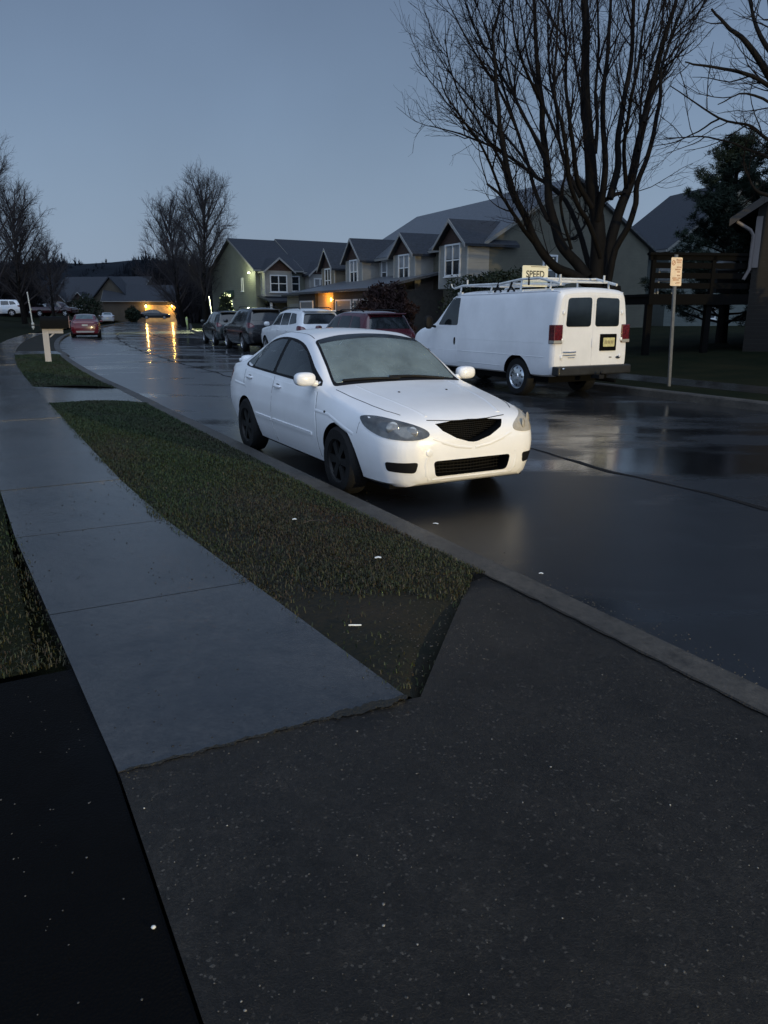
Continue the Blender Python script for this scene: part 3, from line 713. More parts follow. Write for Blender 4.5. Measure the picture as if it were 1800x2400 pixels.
# --- the white sedan
SED = [
 (.930, .40,.34, .42,.49, .40,.57, .28,.595, .60),
 (.912, .30,.48, .56,.48, .52,.60, .40,.65, .665),
 (.875, .235,.56, .655,.47, .61,.64, .47,.695, .715),
 (.80, .20,.65, .725,.48, .685,.69, .54,.745, .765),
 (.65, .19,.72, .792,.49, .75,.735, .60,.795, .822),
 (.40, .19,.765, .842,.51, .805,.775, .645,.845, .877),
 (.0, .19,.785, .875,.53, .82,.845, .675,.905, .935),
 (-.22, .19,.785, .878,.54, .825,.885, .71,.935, .968),
 (-.38, .19,.785, .878,.55, .828,.905, .735,.955, 1.0),
 (-.72, .19,.785, .878,.56, .828,.930, .690,1.150, 1.205),
 (-1.12, .19,.785, .878,.57, .826,.945, .622,1.350, 1.402),
 (-1.40, .19,.785, .878,.57, .824,.955, .600,1.405, 1.454),
 (-1.85, .19,.785, .878,.57, .822,.965, .590,1.415, 1.466),
 (-2.25, .19,.785, .878,.57, .818,.975, .582,1.380, 1.440),
 (-2.62, .19,.785, .876,.58, .810,.990, .560,1.285, 1.350),
 (-2.98, .20,.775, .868,.60, .795,1.005, .580,1.150, 1.195),
 (-3.20, .22,.755, .850,.62, .775,1.005, .610,1.060, 1.090),
 (-3.36, .25,.73, .825,.63, .75,1.00, .610,1.035, 1.06),
 (-3.50, .28,.69, .78,.63, .70,.97, .60,1.015, 1.035),
 (-3.57, .34,.55, .66,.62, .60,.85, .50,.92, .93)]
def scale_keys(K, sx, sy, sz): return [(k[0]*sx, k[1]*sz, k[2]*sy, k[3]*sy, k[4]*sz, k[5]*sy, k[6]*sz, k[7]*sy, k[8]*sz, k[9]*sz) for k in K]
def glass_mat(name, tint, haze, hcol, rough, hs=3.0):
    """a thin pane: sees through, mirrors the sky, and carries a film of fine rain drops (haze)"""
    m = bpy.data.materials.new(name); m.use_nodes = True; nt = m.node_tree; L = nt.links; nt.nodes.remove(nt.nodes['Principled BSDF']); out = nt.nodes['Material Output']
    tr = nt.nodes.new('ShaderNodeBsdfTransparent'); tr.inputs['Color'].default_value = tuple(tint)+(1,)
    gl = nt.nodes.new('ShaderNodeBsdfGlossy'); gl.inputs['Roughness'].default_value = rough; gl.inputs['Color'].default_value = (.95, .97, 1, 1)
    df = nt.nodes.new('ShaderNodeBsdfDiffuse'); df.inputs['Color'].default_value = tuple(hcol)+(1,)
    tc = nt.nodes.new('ShaderNodeTexCoord'); nz = nd(nt, 'ShaderNodeTexNoise', Scale=hs, Detail=6.0, Roughness=.6); L.new(tc.outputs['Object'], nz.inputs['Vector'])
    mr = nt.nodes.new('ShaderNodeMapRange'); mr.inputs['From Min'].default_value = .3; mr.inputs['From Max'].default_value = .7; mr.inputs['To Min'].default_value = haze*.7; mr.inputs['To Max'].default_value = haze*1.3; L.new(nz.outputs['Fac'], mr.inputs['Value'])
    n2 = nd(nt, 'ShaderNodeTexVoronoi', Scale=170.0); L.new(tc.outputs['Object'], n2.inputs['Vector'])
    bp = nd(nt, 'ShaderNodeBump', Strength=.25 if haze > .2 else .08, Distance=.004); L.new(n2.outputs['Distance'], bp.inputs['Height']); L.new(bp.outputs[0], gl.inputs['Normal'])
    a = nt.nodes.new('ShaderNodeMixShader'); L.new(mr.outputs[0], a.inputs[0]); L.new(tr.outputs[0], a.inputs[1]); L.new(df.outputs[0], a.inputs[2])
    fr = nt.nodes.new('ShaderNodeFresnel'); fr.inputs['IOR'].default_value = 1.52
    b = nt.nodes.new('ShaderNodeMixShader'); L.new(fr.outputs[0], b.inputs[0]); L.new(a.outputs[0], b.inputs[1]); L.new(gl.outputs[0], b.inputs[2]); L.new(b.outputs[0], out.inputs['Surface'])
    return m
def mir(pts, s): return [(p[0], p[1]*s, p[2]) for p in pts]
W1 = [(-.66, .985), (-.90, 1.13), (-1.10, 1.245), (-1.32, 1.312), (-1.66, 1.348), (-1.70, 1.005)]
W2 = [(-1.785, 1.008), (-1.745, 1.350), (-1.95, 1.347), (-2.24, 1.302), (-2.42, 1.235), (-2.46, 1.025)]
WS = [(-.43, -.680), (-.41, -.35), (-.40, 0), (-.41, .35), (-.43, .680), (-1.09, .572), (-1.145, .3), (-1.155, 0), (-1.145, -.3), (-1.09, -.572)]
RW = [(-2.46, -.45), (-2.49, 0), (-2.46, .45), (-3.02, .50), (-3.06, 0), (-3.02, -.50)]
def cabin_cutters():
    keys = []
    for k in SED:
        if -2.75 < k[0] < -.60: keys.append((k[0], .34, .66, .74, .60, .745, k[6]-.02, k[7]-.055, k[8]-.05, k[9]-.045))
    keys += [(-.50, .50, .62, .70, .66, .71, .86, .62, .93, .955), (-3.0, .60, .55, .68, .75, .70, .93, .50, 1.06, 1.10)]
    mb = loft(keys, 40); mb.m = [1]*len(mb.m); cs = [mb.build('cutter', [m_void, m_void])]
    for poly in (W1, W2):
        q = round_poly([(x, 0, z) for x, z in poly], .03)
        for s in (1, -1):
            b = MB(); b.prism([(p.x, s*.45, p.z) for p in q], (0, s*.7, 0), 1); cs.append(b.build('cutter', [m_void, m_void]))
    for poly, z0 in ((WS, .99), (RW, 1.08)):
        b = MB(); b.prism([(x*1.0, y*.985, z0) for x, y in poly], (0, 0, .7), 1); cs.append(b.build('cutter', [m_void, m_void]))
    return cs
def seat(t, x, y, w_, m):
    b = MB(); b.ell((x+.10, y, .56), .27, w_, .09, .6, 14); b.ell((x-.16, y, .80), .085, w_*.95, .30, .6, 14, 0, Matrix.Rotation(R(-12), 3, 'Y')); b.ell((x-.26, y, 1.16), .05, w_*.55, .085, .7, 12); b.tube([(x-.22, y-.06, 1.0), (x-.25, y-.06, 1.12)], .01, 6); b.tube([(x-.22, y+.06, 1.0), (x-.25, y+.06, 1.12)], .01, 6)
    b.build('seat', m, t, smooth=60)
def sedan_hero():
    # placed so that the pose fits the photograph
    yaw = R(-62); o0 = Vector((.336, 7.35, 0))
    t = thing('parked_car', 'white four door sedan with black grille and black wheels parked nearest, facing the viewer', 'car', o0, yaw)
    grille = [(-.345, .728), (-.17, .742), (0, .748), (.17, .742), (.345, .728), (.30, .672), (.175, .606), (.05, .568), (0, .562), (-.05, .568), (-.175, .606), (-.30, .672)]
    intake = [(q.x, q.y) for q in round_poly([(-.40, .425, 0), (.40, .425, 0), (.37, .285, 0), (-.37, .285, 0)], .04)]
    body, bvh = make_body(t, SED, m_white, [(0, .315, .355, .50), (-2.64, .315, .355, .50)],
                          [poly_cutter(grille, .72, 1.2), poly_cutter(intake, .72, 1.2)]+cabin_cutters(), n=130)
    m_thin = glass_mat('rain spotted side glass', (.72, .78, .76), .10, (.16, .19, .19), .05)
    m_seat = mat('dark grey seat cloth', (.035, .036, .038), .85, var=.2, vs=9)
    for y in (.36, -.36): seat(t, -1.50, y, .24, m_seat)
    seat(t, -2.30, .34, .28, m_seat); seat(t, -2.30, -.34, .28, m_seat)
    b = MB(); b.ell((-.66, 0, .86), .22, .70, .09, .6, 18); b.build('dashboard', mat('dashboard', (.02, .021, .022), .6), t, smooth=60)
    b = MB(); b.tube([(-.98+.06*math.cos(a*R(18)), .36+.18*math.sin(a*R(18)), .86+.17*math.cos(a*R(18))) for a in range(21)], .014, 6); b.tube([(-.98, .36, .86), (-.72, .36, .80)], .025, 6); b.build('steering_wheel', m_black, t, smooth=60)
    b = MB(); b.ell((-1.02, 0, 1.285), .02, .11, .03, .7, 12); b.build('interior_mirror', m_black, t, smooth=60)
    gm = mat('grille mesh', (.004, .004, .0045), .7, spec=.2)
    g_ = MB(); 
    for i in range(9):
        z = .575+i*.0175; hw = .05+.27*min(1, max(0, (z-.565)/.12))
        if z > .735: break
        g_.tube([(.80-.0*i, -hw, z), (.835, 0, z), (.80, hw, z)], .0035, 5)
    for i in range(-12, 13):
        y = i*.024; zb_ = .57+abs(y)*.42; g_.tube([(.83-abs(y)*.12, y, min(zb_, .71)), (.79-abs(y)*.12, y, .735)], .003, 5)
    g_.build('grille', gm, t)
    g_ = MB()
    for i in range(5): z = .30+i*.028; g_.tube([(.80, -.37, z), (.85, 0, z), (.80, .37, z)], .004, 5)
    for i in range(-11, 12): g_.tube([(.845-abs(i)*.004, i*.034, .288), (.845-abs(i)*.004, i*.034, .424)], .003, 5)
    g_.build('intake_grille', gm, t)
    for s in (1, -1):
        hl = smooth_poly(mir([(.37, .80, .772), (.52, .74, .786), (.68, .64, .764), (.80, .52, .728), (.865, .425, .680), (.872, .405, .632), (.845, .49, .602), (.78, .61, .600), (.64, .72, .618), (.48, .79, .672), (.39, .81, .730)], s), 3)
        h = patch(bvh, hl, (-.72, -.62*s, -.12), .006, 'headlight', m_clouded if s == 1 else m_lamp_bezel, t, .035)
        if s == 1: h['label'] = 'clouded pale headlight'
        for (x, y, z, rr) in ((.80, .52, .662, .050), (.69, .645, .692, .056)):
            d = Vector((-.72, -.62*s, -.12)).normalized(); c = cast(bvh, Vector((x, y*s, z)), d); b = MB()
            M_ = d.to_track_quat('Z', 'Y').to_matrix()
            b.ell(c-d*.004, rr, rr, .010, 1, 16, 0, M_); b.build('lamp_lens', m_clouded if s == 1 else m_lamp_lens, h, smooth=60)
        fg = round_poly(mir([(.83, .475, .425), (.66, .715, .420), (.67, .70, .340), (.82, .50, .330)], s), .03)
        patch(bvh, fg, (-.80, -.6*s, 0), .003, 'fog_lamp_slot', m_black, t, .04)
        # doors, windows
        fd = round_poly(mir([(-.50, .9, .27), (-.47, .9, .60), (-.53, .9, .895), (-1.70, .9, .935), (-1.72, .9, .27)], s), .05)
        rd = round_poly(mir([(-1.735, .9, .27), (-1.715, .9, .935), (-2.72, .9, .972), (-2.70, .9, .82), (-2.36, .9, .60), (-2.22, .9, .36), (-2.20, .9, .27)], s), .06)
        d1 = patch(bvh, fd, (0, -s, 0), .004, 'door', m_white, t, .06); d2 = patch(bvh, rd, (0, -s, 0), .004, 'door', m_white, t, .06)
        trim = smooth_poly(mir([(-.50, .8, .955), (-.80, .8, 1.115), (-1.05, .7, 1.245), (-1.30, .65, 1.33), (-1.62, .6, 1.368), (-1.95, .6, 1.370), (-2.25, .6, 1.328), (-2.52, .6, 1.228), (-2.74, .6, 1.11), (-2.80, .6, 1.045), (-2.70, .7, 1.012), (-2.2, .7, .995), (-1.6, .7, .978), (-1.0, .7, .962)], s), 3)
        patch(bvh, trim, (0, -s, 0), .003, 'window_surround', m_black, t, .05, holes=[round_poly([(x, s*.8, z) for x, z in W1], .03), round_poly([(x, s*.8, z) for x, z in W2], .03)])
        w1 = round_poly(mir([(-.66, .8, .985), (-.90, .8, 1.13), (-1.10, .7, 1.245), (-1.32, .65, 1.312), (-1.66, .6, 1.348), (-1.70, .7, 1.005)], s), .03)
        w2 = round_poly(mir([(-1.785, .8, 1.008), (-1.745, .7, 1.350), (-1.95, .6, 1.347), (-2.24, .6, 1.302), (-2.42, .6, 1.235), (-2.46, .7, 1.025)], s), .03)
        w3 = round_poly(mir([(-2.50, .7, 1.03), (-2.47, .7, 1.225), (-2.60, .7, 1.165), (-2.74, .7, 1.06)], s), .02)
        for d_, ww in ((d1, w1), (d2, w2)): patch(bvh, ww, (0, -s, 0), .007, 'window', m_thin, d_, .05, rim=-.002)
        patch(bvh, w3, (0, -s, 0), .007, 'window', m_sideglass, d2, .05)
        for d_, x, z in ((d1, -1.56, .865), (d2, -2.52, .895)):
            c = cast(bvh, Vector((x, s, z)), Vector((0, -s, 0))); b = MB(); b.ell(c+Vector((0, s*.012, 0)), .105, .022, .020, .8, 16); b.ell(c+Vector((0, s*.002, -.004)), .07, .008, .034, .9, 14, 1)
            b.build('handle', [m_white, m_seam], d_, smooth=60)
        md = round_poly(mir([(-.58, .9, .505), (-.58, .9, .470), (-1.71, .9, .475), (-1.71, .9, .51)], s), .008, 2)
        patch(bvh, md, (0, -s, 0), .014, 'side_moulding', m_white, d1, .05)
        md = round_poly(mir([(-1.745, .9, .51), (-1.745, .9, .475), (-2.26, .9, .482), (-2.28, .9, .515)], s), .008, 2)
        patch(bvh, md, (0, -s, 0), .014, 'side_moulding', m_white, d2, .05)
        surf_line(bvh, mir([(-.485, 1, .27), (-.455, 1, .60), (-.51, 1, .90)], s), (0, -s, 0), .0035, -.001, 'door_gap', m_seam, t)
        surf_line(bvh, mir([(-1.727, 1, .25), (-1.712, 1, .965)], s), (0, -s, 0), .0035, -.001, 'door_gap', m_seam, t)
        surf_line(bvh, mir([(-2.20, 1, .30), (-2.24, 1, .42), (-2.37, 1, .62), (-2.72, 1, .82), (-2.74, 1, .975)], s), (0, -s, 0), .0035, -.001, 'door_gap', m_seam, t)
        # mirror, repeater
        c = Vector((-.60, s*.925, 1.015)); b = MB(); b.ell(c, .075, .105, .067, .70, 20); b.tube([(-.60, s*.80, .965), (-.60, s*.88, .985)], [.035, .03], 8)
        mo = b.build('mirror', m_white, t, smooth=60)
        g2 = MB(); g2.ell(c+Vector((-.072, 0, 0)), .008, .09, .053, .7, 14); g2.build('mirror_glass', m_black, mo, smooth=60)
        c = cast(bvh, Vector((.34-.62, s, .735)), Vector((0, -s, 0))); MB().ell(c, .022, .006, .014, .8, 10).build('side_repeater', m_black, t, smooth=60)
        surf_line(bvh, mir([(-.28, .74, 1), (.0, .715, 1), (.35, .675, 1), (.52, .64, 1), (.66, .575, 1)], s), (0, 0, -1), .0035, .0003, 'hood_gap', m_seam, t)
        surf_line(bvh, mir([(-1.18, .565, 1.5), (-1.5, .54, 1.5), (-2.4, .525, 1.5)], s), (0, 0, -1), .0045, -.002, 'roof_channel', m_seam, t)
        patch(bvh, smooth_poly(mir([(-3.3, .8, .93), (-3.5, .72, .93), (-3.55, .62, .80), (-3.4, .78, .78)], s), 3), (.6, -.8*s, 0), .005, 'tail_light', m_red_lens, t, .05)
        for x in (0, -2.64): wheel(t, x, s*.775, .318, .205, s)
        surf_line(bvh, mir([(-.30, .52, 1), (.10, .49, 1), (.45, .44, 1), (.74, .375, 1)], s), (0, 0, -1), .035, -.0305, 'hood_crease', m_white, t, .04, 10)
        surf_line(bvh, mir([(.9, .40, .615), (.92, .30, .575), (.93, .17, .535), (.93, .02, .515)], s), (-1, 0, 0), .030, -.026, 'bumper_crease', m_white, t, .04, 10)
        surf_line(bvh, mir([(.9, .455, .46), (.9, .47, .40), (.9, .455, .31), (.9, .42, .265)], s), (-1, 0, 0), .028, -.024, 'bumper_crease', m_white, t, .03, 10)
        surf_line(bvh, mir([(.30, 1, .60), (-.2, 1, .715), (-1.2, 1, .745), (-2.3, 1, .775), (-3.1, 1, .80)], s), (0, -s, 0), .040, -.036, 'shoulder_crease', m_white, t, .06, 10)
        # bumper crease under the headlight and seam of bumper to wing
        surf_line(bvh, mir([(.36, 1, .62), (.38, 1, .72)], s), (0, -s, 0), .003, -.001, 'bumper_gap', m_seam, t)
        c = cast(bvh, Vector((-.05+.12, s*.26, 2)), Vector((0, 0, -1))); MB().ell(c, .016, .012, .008, 1, 10).build('washer_nozzle', m_black, t, smooth=60)
    ws = round_poly([(-.37, -.715, 1), (-.33, -.35, 1), (-.32, 0, 1), (-.33, .35, 1), (-.37, .715, 1), (-1.11, .595, 1.4), (-1.17, .3, 1.4), (-1.18, 0, 1.4), (-1.17, -.3, 1.4), (-1.11, -.595, 1.4)], .05)
    patch(bvh, ws, (0, 0, -1), .003, 'windscreen_surround', m_black, t, .05, holes=[round_poly([(x, y*.985, 1.2) for x, y in WS], .02)])
    ws = round_poly([(-.43, -.680, 1), (-.41, -.35, 1), (-.40, 0, 1), (-.41, .35, 1), (-.43, .680, 1), (-1.09, .572, 1.4), (-1.145, .3, 1.4), (-1.155, 0, 1.4), (-1.145, -.3, 1.4), (-1.09, -.572, 1.4)], .05)
    wso = patch(bvh, ws, (0, 0, -1), .007, 'windscreen', glass_mat('rain beaded windscreen glass', (.70, .78, .76), .33, (.36, .46, .47), .10), t, .05, rim=-.002)
    tb = round_poly([(-1.01, -.582, 1.4), (-1.04, 0, 1.4), (-1.01, .582, 1.4), (-1.09, .566, 1.4), (-1.145, .3, 1.4), (-1.153, 0, 1.4), (-1.145, -.3, 1.4), (-1.09, -.566, 1.4)], .02)
    patch(bvh, tb, (0, 0, -1), .0085, 'tint_band', m_glass, wso, .05)
    surf_line(bvh, mir([(.80, .40, 1), (.835, .20, 1), (.845, 0, 1), (.835, -.20, 1), (.80, -.40, 1)], 1), (0, 0, -1), .0045, .0003, 'hood_gap', m_seam, t)
    for y0, y1, x1 in ((.50, -.10, -.33), (-.02, -.60, -.35)):
        wo = surf_line(bvh, [(-.36, y0, 1), (-.40, (y0+y1)/2, 1), (x1-.08, y1, 1)], (0, 0, -1), .014, .014, 'wiper', m_black, t, .04)
    rw = round_poly([(-2.42, -.47, 1.3), (-2.45, 0, 1.3), (-2.42, .47, 1.3), (-3.08, .53, 1.1), (-3.13, 0, 1.1), (-3.08, -.53, 1.1)], .05)
    patch(bvh, round_poly([(x, y, 1.3) for x, y in RW], .04), (0, 0, -1), .006, 'rear_window', m_thin, t, .06, rim=-.002)
    sp = MB(); pts = []
    for i in range(15):
        y = -.66+1.32*i/14; pts.append((-3.45-.03*(1-(y/.66)**2), y, 1.085-.045*(abs(y)/.66)**3))
    sp.tube(pts, [.02+.014*math.sin(math.pi*i/14) for i in range(15)], 10)
    for y in (-.55, 0, .55): sp.ell((-3.43, y, 1.05), .07, .10, .05, .8, 12)
    sp.build('spoiler', m_white, t, smooth=60)
    patch(bvh, round_poly([(.9, -.40, .262), (.9, .40, .262), (.9, .30, .235), (.9, -.30, .235)], .01), (-1, 0, 0), .01, 'bumper_lip', m_white, t, .05)
    c = cast(bvh, Vector((2, -.44, .50)), Vector((-1, 0, 0))); MB().lathe([(.032, -.004), (.032, .002), (.030, .003), (.001, .003)], 'X', 20, c).build('tow_cap', m_white, t, smooth=40)
    b = MB()    # dark floor pan so that no light shows through under the car
    b.box(-3.2, -.70, .17, .7, .70, .21); b.build('floor_pan', m_void, t)
    return t
sedan_hero()

# --- the white van
VAN = [
 (.78, .50,.70, .80,.62, .78,.86, .62,.98, 1.01),
 (.72, .44,.80, .90,.62, .88,1.00, .74,1.12, 1.15),
 (.45, .42,.92, .975,.66, .94,1.15, .82,1.24, 1.27),
 (.0, .42,.95, .995,.70, .965,1.22, .86,1.32, 1.36),
 (-.22, .42,.96, 1.0,.72, .972,1.25, .885,1.37, 1.42),
 (-.50, .42,.96, 1.005,.74, .978,1.28, .88,1.57, 1.62),
 (-.85, .42,.96, 1.01,.76, .980,1.30, .865,1.86, 1.92),
 (-1.05, .42,.96, 1.01,.76, .980,1.31, .858,1.98, 2.04),
 (-1.40, .42,.96, 1.01,.76, .980,1.31, .855,2.025, 2.09),
 (-3.0, .42,.96, 1.01,.76, .980,1.31, .855,2.025, 2.09),
 (-4.20, .42,.96, 1.01,.76, .980,1.31, .855,2.025, 2.09),
 (-4.50, .44,.95, 1.005,.76, .974,1.31, .852,2.02, 2.08),
 (-4.575, .48,.93, .985,.76, .955,1.31, .835,1.985, 2.04),
 (-4.61, .50,.90, .955,.76, .925,1.30, .81,1.94, 1.99)]
def van():
    s_r, n_c = 11.46, 10.66; hd = math.pi/2+ANG
    t = thing('parked_van', 'white windowless cargo van with a roof rack at the right kerb', 'van', P(s_r+4.6, n_c-.05), hd)
    VN = scale_keys(VAN, 1, .94, 1)
    body, bvh = make_body(t, VN, m_vanw, [(0, .37, .43, .55), (-3.505, .37, .44, .55)], [], bulge=.02, blur=2, n=110)
    for s in (1, -1):
        fd = round_poly(mir([(-.22, 1, .50), (-.24, 1, 1.24), (-.50, 1, 1.33), (-.98, 1, 1.955), (-1.34, 1, 1.965), (-1.36, 1, .50)], s), .05)
        d1 = patch(bvh, fd, (0, -s, 0), .004, 'door', m_vanw, t, .08)
        w_ = round_poly(mir([(-.50, 1, 1.345), (-.66, 1, 1.56), (-.93, 1, 1.87), (-1.04, 1, 1.93), (-1.30, 1, 1.935), (-1.33, 1, 1.345)], s), .06)
        patch(bvh, w_, (0, -s, 0), .007, 'window', m_glass, d1, .06)
        c = cast(bvh, Vector((-1.25, s, 1.0)), Vector((0, -s, 0))); MB().ell(c, .035, .018, .085, .7, 14).build('handle', m_black, d1, smooth=60)
        b = MB(); b.ell((-.50, s*1.17, 1.40), .05, .10, .15, .7, 16); b.tube([(-.45, s*.96, 1.30), (-.48, s*1.12, 1.33)], .03, 8); b.build('mirror', m_black, t, smooth=60)
        for z, r_ in ((1.06, .004), (.80, .006), (.565, .006)):
            surf_line(bvh, mir([(-1.40 if z < .7 else -.1, 1.1, z), (-3.0 if z < .7 else -4.35, 1.1, z)], s), (0, -s, 0), r_, -.001 if z > 1 else .001, 'body_crease', m_vanw, t, .1)
        surf_line(bvh, mir([(-.95, .795, 1.985), (-1.2, .795, 2.02), (-2.5, .795, 2.03), (-4.55, .775, 2.01)], s), (0, 0, -1), .014, .006, 'drip_rail', m_vanw, t, .1)
        b = MB(); b.box(-4.635, min(s*.745, s*.948), 1.05, -4.47, max(s*.745, s*.948), 1.40); tl = b.build('tail_light', m_red_lens, t)
        tl.data.transform(Matrix.Rotation(0, 4, 'Z')); bv = tl.modifiers.new('b', 'BEVEL'); bv.width = .012; bv.segments = 2
        b = MB(); b.box(-4.640, min(s*.76, s*.951), 1.06, -4.50, max(s*.76, s*.951), 1.115); b.build('reverse_lamp', mat('reverse lamp', (.3, .29, .26), .2, coat=.5), tl)
        # rear doors
        rd = round_poly([(-4.6, s*.010, .60), (-4.6, s*.010, 1.955), (-4.6, s*.69, 1.93), (-4.6, s*.72, 1.60), (-4.6, s*.73, 1.0), (-4.6, s*.73, .60)], .04)
        d2 = patch(bvh, rd, (1, 0, 0), .006, 'rear_door', m_vanw, t, .06)
        w_ = round_poly([(-4.6, s*.055, 1.36), (-4.6, s*.055, 1.90), (-4.6, s*.635, 1.885), (-4.6, s*.665, 1.36)], .07)
        patch(bvh, w_, (1, 0, 0), .012, 'window', mat('van rear glass', (.006, .009, .011), .08, spec=.5, var=.5, vs=4), d2, .05)
        for z in (.80, 1.12, 1.62):
            y = s*(.742 if z < 1.2 else .73); c = cast(bvh, Vector((-4.6, y, z)), Vector((1, 0, 0))); MB().ell(c+Vector((-.012, 0, 0)), .02, .03, .035, .6, 10).build('hinge', m_vanw, d2, smooth=50)
        if s == -1:
            b = MB()
            x0 = -4.625
            b.box(-4.640, -.62, .90, -4.60, -.20, 1.22); pr = b.build('plate_recess', m_void, d2)
            bv = pr.modifiers.new('b', 'BEVEL'); bv.width = .015; bv.segments = 2
            b = MB(); b.prism([(-4.644, q.x, q.y) for q in round_poly([(-.555, .98, 0), (-.265, .98, 0), (-.265, 1.15, 0), (-.555, 1.15, 0)], .015)], (-.006, 0, 0))
            pl = b.build('licence_plate', m_plate, pr)
            b = MB()
            for i in range(6):     # embossed marks, too blurred in the photograph to read
                y = -.52+i*.04; b.box(-4.6535, y, 1.035, -4.650, y+.018, 1.095)
            b.build('plate_marks', mat('plate marks', (.22, .17, .10), .5), pl)
            b = MB(); b.ell((-4.622, -.70, .77), .012, .065, .028, 1, 16); b.ell((-4.618, -.50, .775), .010, .04, .010, .8, 12); b.build('badge', mat('dark badge', (.02, .022, .03), .25, coat=.6), d2, smooth=60)
            b = MB(); b.box(-4.63, -.035, .98, -4.605, .005, 1.14); b.build('handle', m_vanw, d2)
        else:
            b = MB(); b.tube([(-4.625, .71, .895), (-4.632, .55, .89), (-4.63, .40, .895)], .014, 8); b.tube([(-4.625, .71, .84), (-4.632, .55, .835), (-4.63, .40, .84)], .011, 8); b.tube([(-4.625, .58, .79), (-4.628, .42, .79)], .008, 6)
            b.build('badge', m_chrome, d2, smooth=60)
        for x in (0, -3.505): wheel(t, x, s*.79, .375, .245, s, 'hub')
    b = MB(); b.box(-4.78, -.925, .46, -4.58, .925, .635); bp = b.build('bumper', mat('dark step bumper', (.02, .02, .02), .45, metal=.3, var=.3, vs=6), t)
    bv = bp.modifiers.new('b', 'BEVEL'); bv.width = .03; bv.segments = 3
    b = MB(); b.ell((-4.805, .82, .60), .012, .035, .02, .8, 10); b.build('bumper_reflector', m_chrome, bp, smooth=50)
    b = MB(); b.box(-.05, -.9, .36, .70, .9, .44); b.box(-4.3, -.75, .30, -.5, .75, .45); b.tube([(-3.505, -.8, .37), (-3.505, .8, .37)], .06, 10); b.ell((-3.505, 0, .37), .17, .17, .16, 1, 14); b.tube([(-1.5, -.4, .34), (-4.6, -.5, .33), (-4.75, -.55, .32)], .035, 8)
    b.build('chassis', m_void, t, smooth=40)
    b = MB(); b.box(-4.95, -.06, .40, -4.72, .06, .47); b.ell((-4.93, 0, .51), .03, .03, .035, 1, 12); b.build('tow_hitch', m_black, t, smooth=40)
    ws = round_poly([(-.27, -.75, 1.3), (-.22, 0, 1.3), (-.27, .75, 1.3), (-.98, .70, 2), (-1.02, 0, 2), (-.98, -.70, 2)], .06)
    patch(bvh, ws, (0, 0, -1), .005, 'windscreen', m_glass, t, .07)
    # rack, lying on the roof
    rk = MB(); zt = 2.19
    for s in (1, -1):
        rk.tube([(-.85, s*.70, 2.14), (-1.2, s*.72, zt), (-2.6, s*.72, zt), (-3.3, s*.72, zt+.07), (-3.85, s*.72, zt+.075), (-4.45, s*.70, zt-.05)], .026, 8)
        for x in (-1.15, -2.3, -3.3, -4.2):
            rk.tube([(x, s*.75, 2.03), (x, s*.73, 2.1), (x, s*.72, zt+(.07 if x in (-3.3,) else 0))], .02, 6); rk.box(x-.07, s*.74-.03, 2.0, x+.07, s*.74+.03, 2.05)
        rk.tube([(-4.25, s*.55, zt), (-4.25, s*.55, zt+.13)], .022, 6); rk.tube([(-1.2, s*.60, zt), (-1.2, s*.60, zt+.13)], .018, 6)
    for x in (-1.15, -1.75, -2.3, -2.9, -3.3, -3.85, -4.2): rk.tube([(x, -.73, zt+(.07 if -3.9 < x < -3.2 else 0)), (x, .73, zt+(.07 if -3.9 < x < -3.2 else 0))], .02, 6)
    rk.tube([(-.85, .72, 2.14), (-.78, .72, 2.16), (-.76, .74, 2.24)], .014, 6)
    rk.build('roof_rack', mat('white rack tube', (.62, .62, .60), .4, var=.15, vs=5), t, smooth=60)
    for x in (-2.5, -2.95):
        cl = MB(); cl.tube([(x+.05, .76, 2.03), (x, .74, 2.1), (x-.05, .73, 2.22)], .022, 6); cl.tube([(x-.2, .78, 2.04), (x-.06, .75, 2.12)], .02, 6); cl.build('rack_clamp', m_black, t, smooth=60)
    MB().tube([(-3.55, .74, 2.14), (-3.55, .74, 2.30)], .018, 6).build('rack_pin', m_black, t, smooth=60)
    # the sign board standing on the rack
    sg = thing('speed_sign', 'cream sign board lettered SPEED standing on top of the van roof rack', 'sign', P(s_r+4.6-2.80, n_c-.05, 2.14), hd)
    b = MB(); q = [Vector((0, p.x, p.y)) for p in round_poly([(-.335, 0, 0), (.335, 0, 0), (.335, .42, 0), (-.335, .42, 0)], .03)]
    b.prism(q, (-.012, 0, 0)); bo = b.build('sign_board', mat('cream sign sheet', (.76, .70, .50), .45, var=.06, vs=3), sg)
    M_ = Matrix.Translation((-.0135, 0, .245)) @ Matrix(((0,0,-1,0),(-1,0,0,0),(0,1,0,0),(0,0,0,1)))
    text_mesh('SPEED', .178, 'lettering', mat('sign lettering', (.05, .045, .03), .6), bo, M_ @ Matrix.Diagonal((1.0, 1.05, 1, 1)), .001)
    b = MB()
    for y0, y1, z in ((-.27, .12, .405), (-.335, -.335, 0)):
        if y0 != y1: b.box(-.0145, y0, z-.012, -.0125, y1, z)
    b.build('edge_mark', mat('sign edge mark', (.13, .11, .06), .6), bo)
    b = MB(); b.tube([(.0, .2, .05), (.16, .2, .0)], .012, 6); b.tube([(.0, -.2, .05), (.16, -.2, .0)], .012, 6); b.build('brace', m_black, sg, smooth=50)
    return t
van()

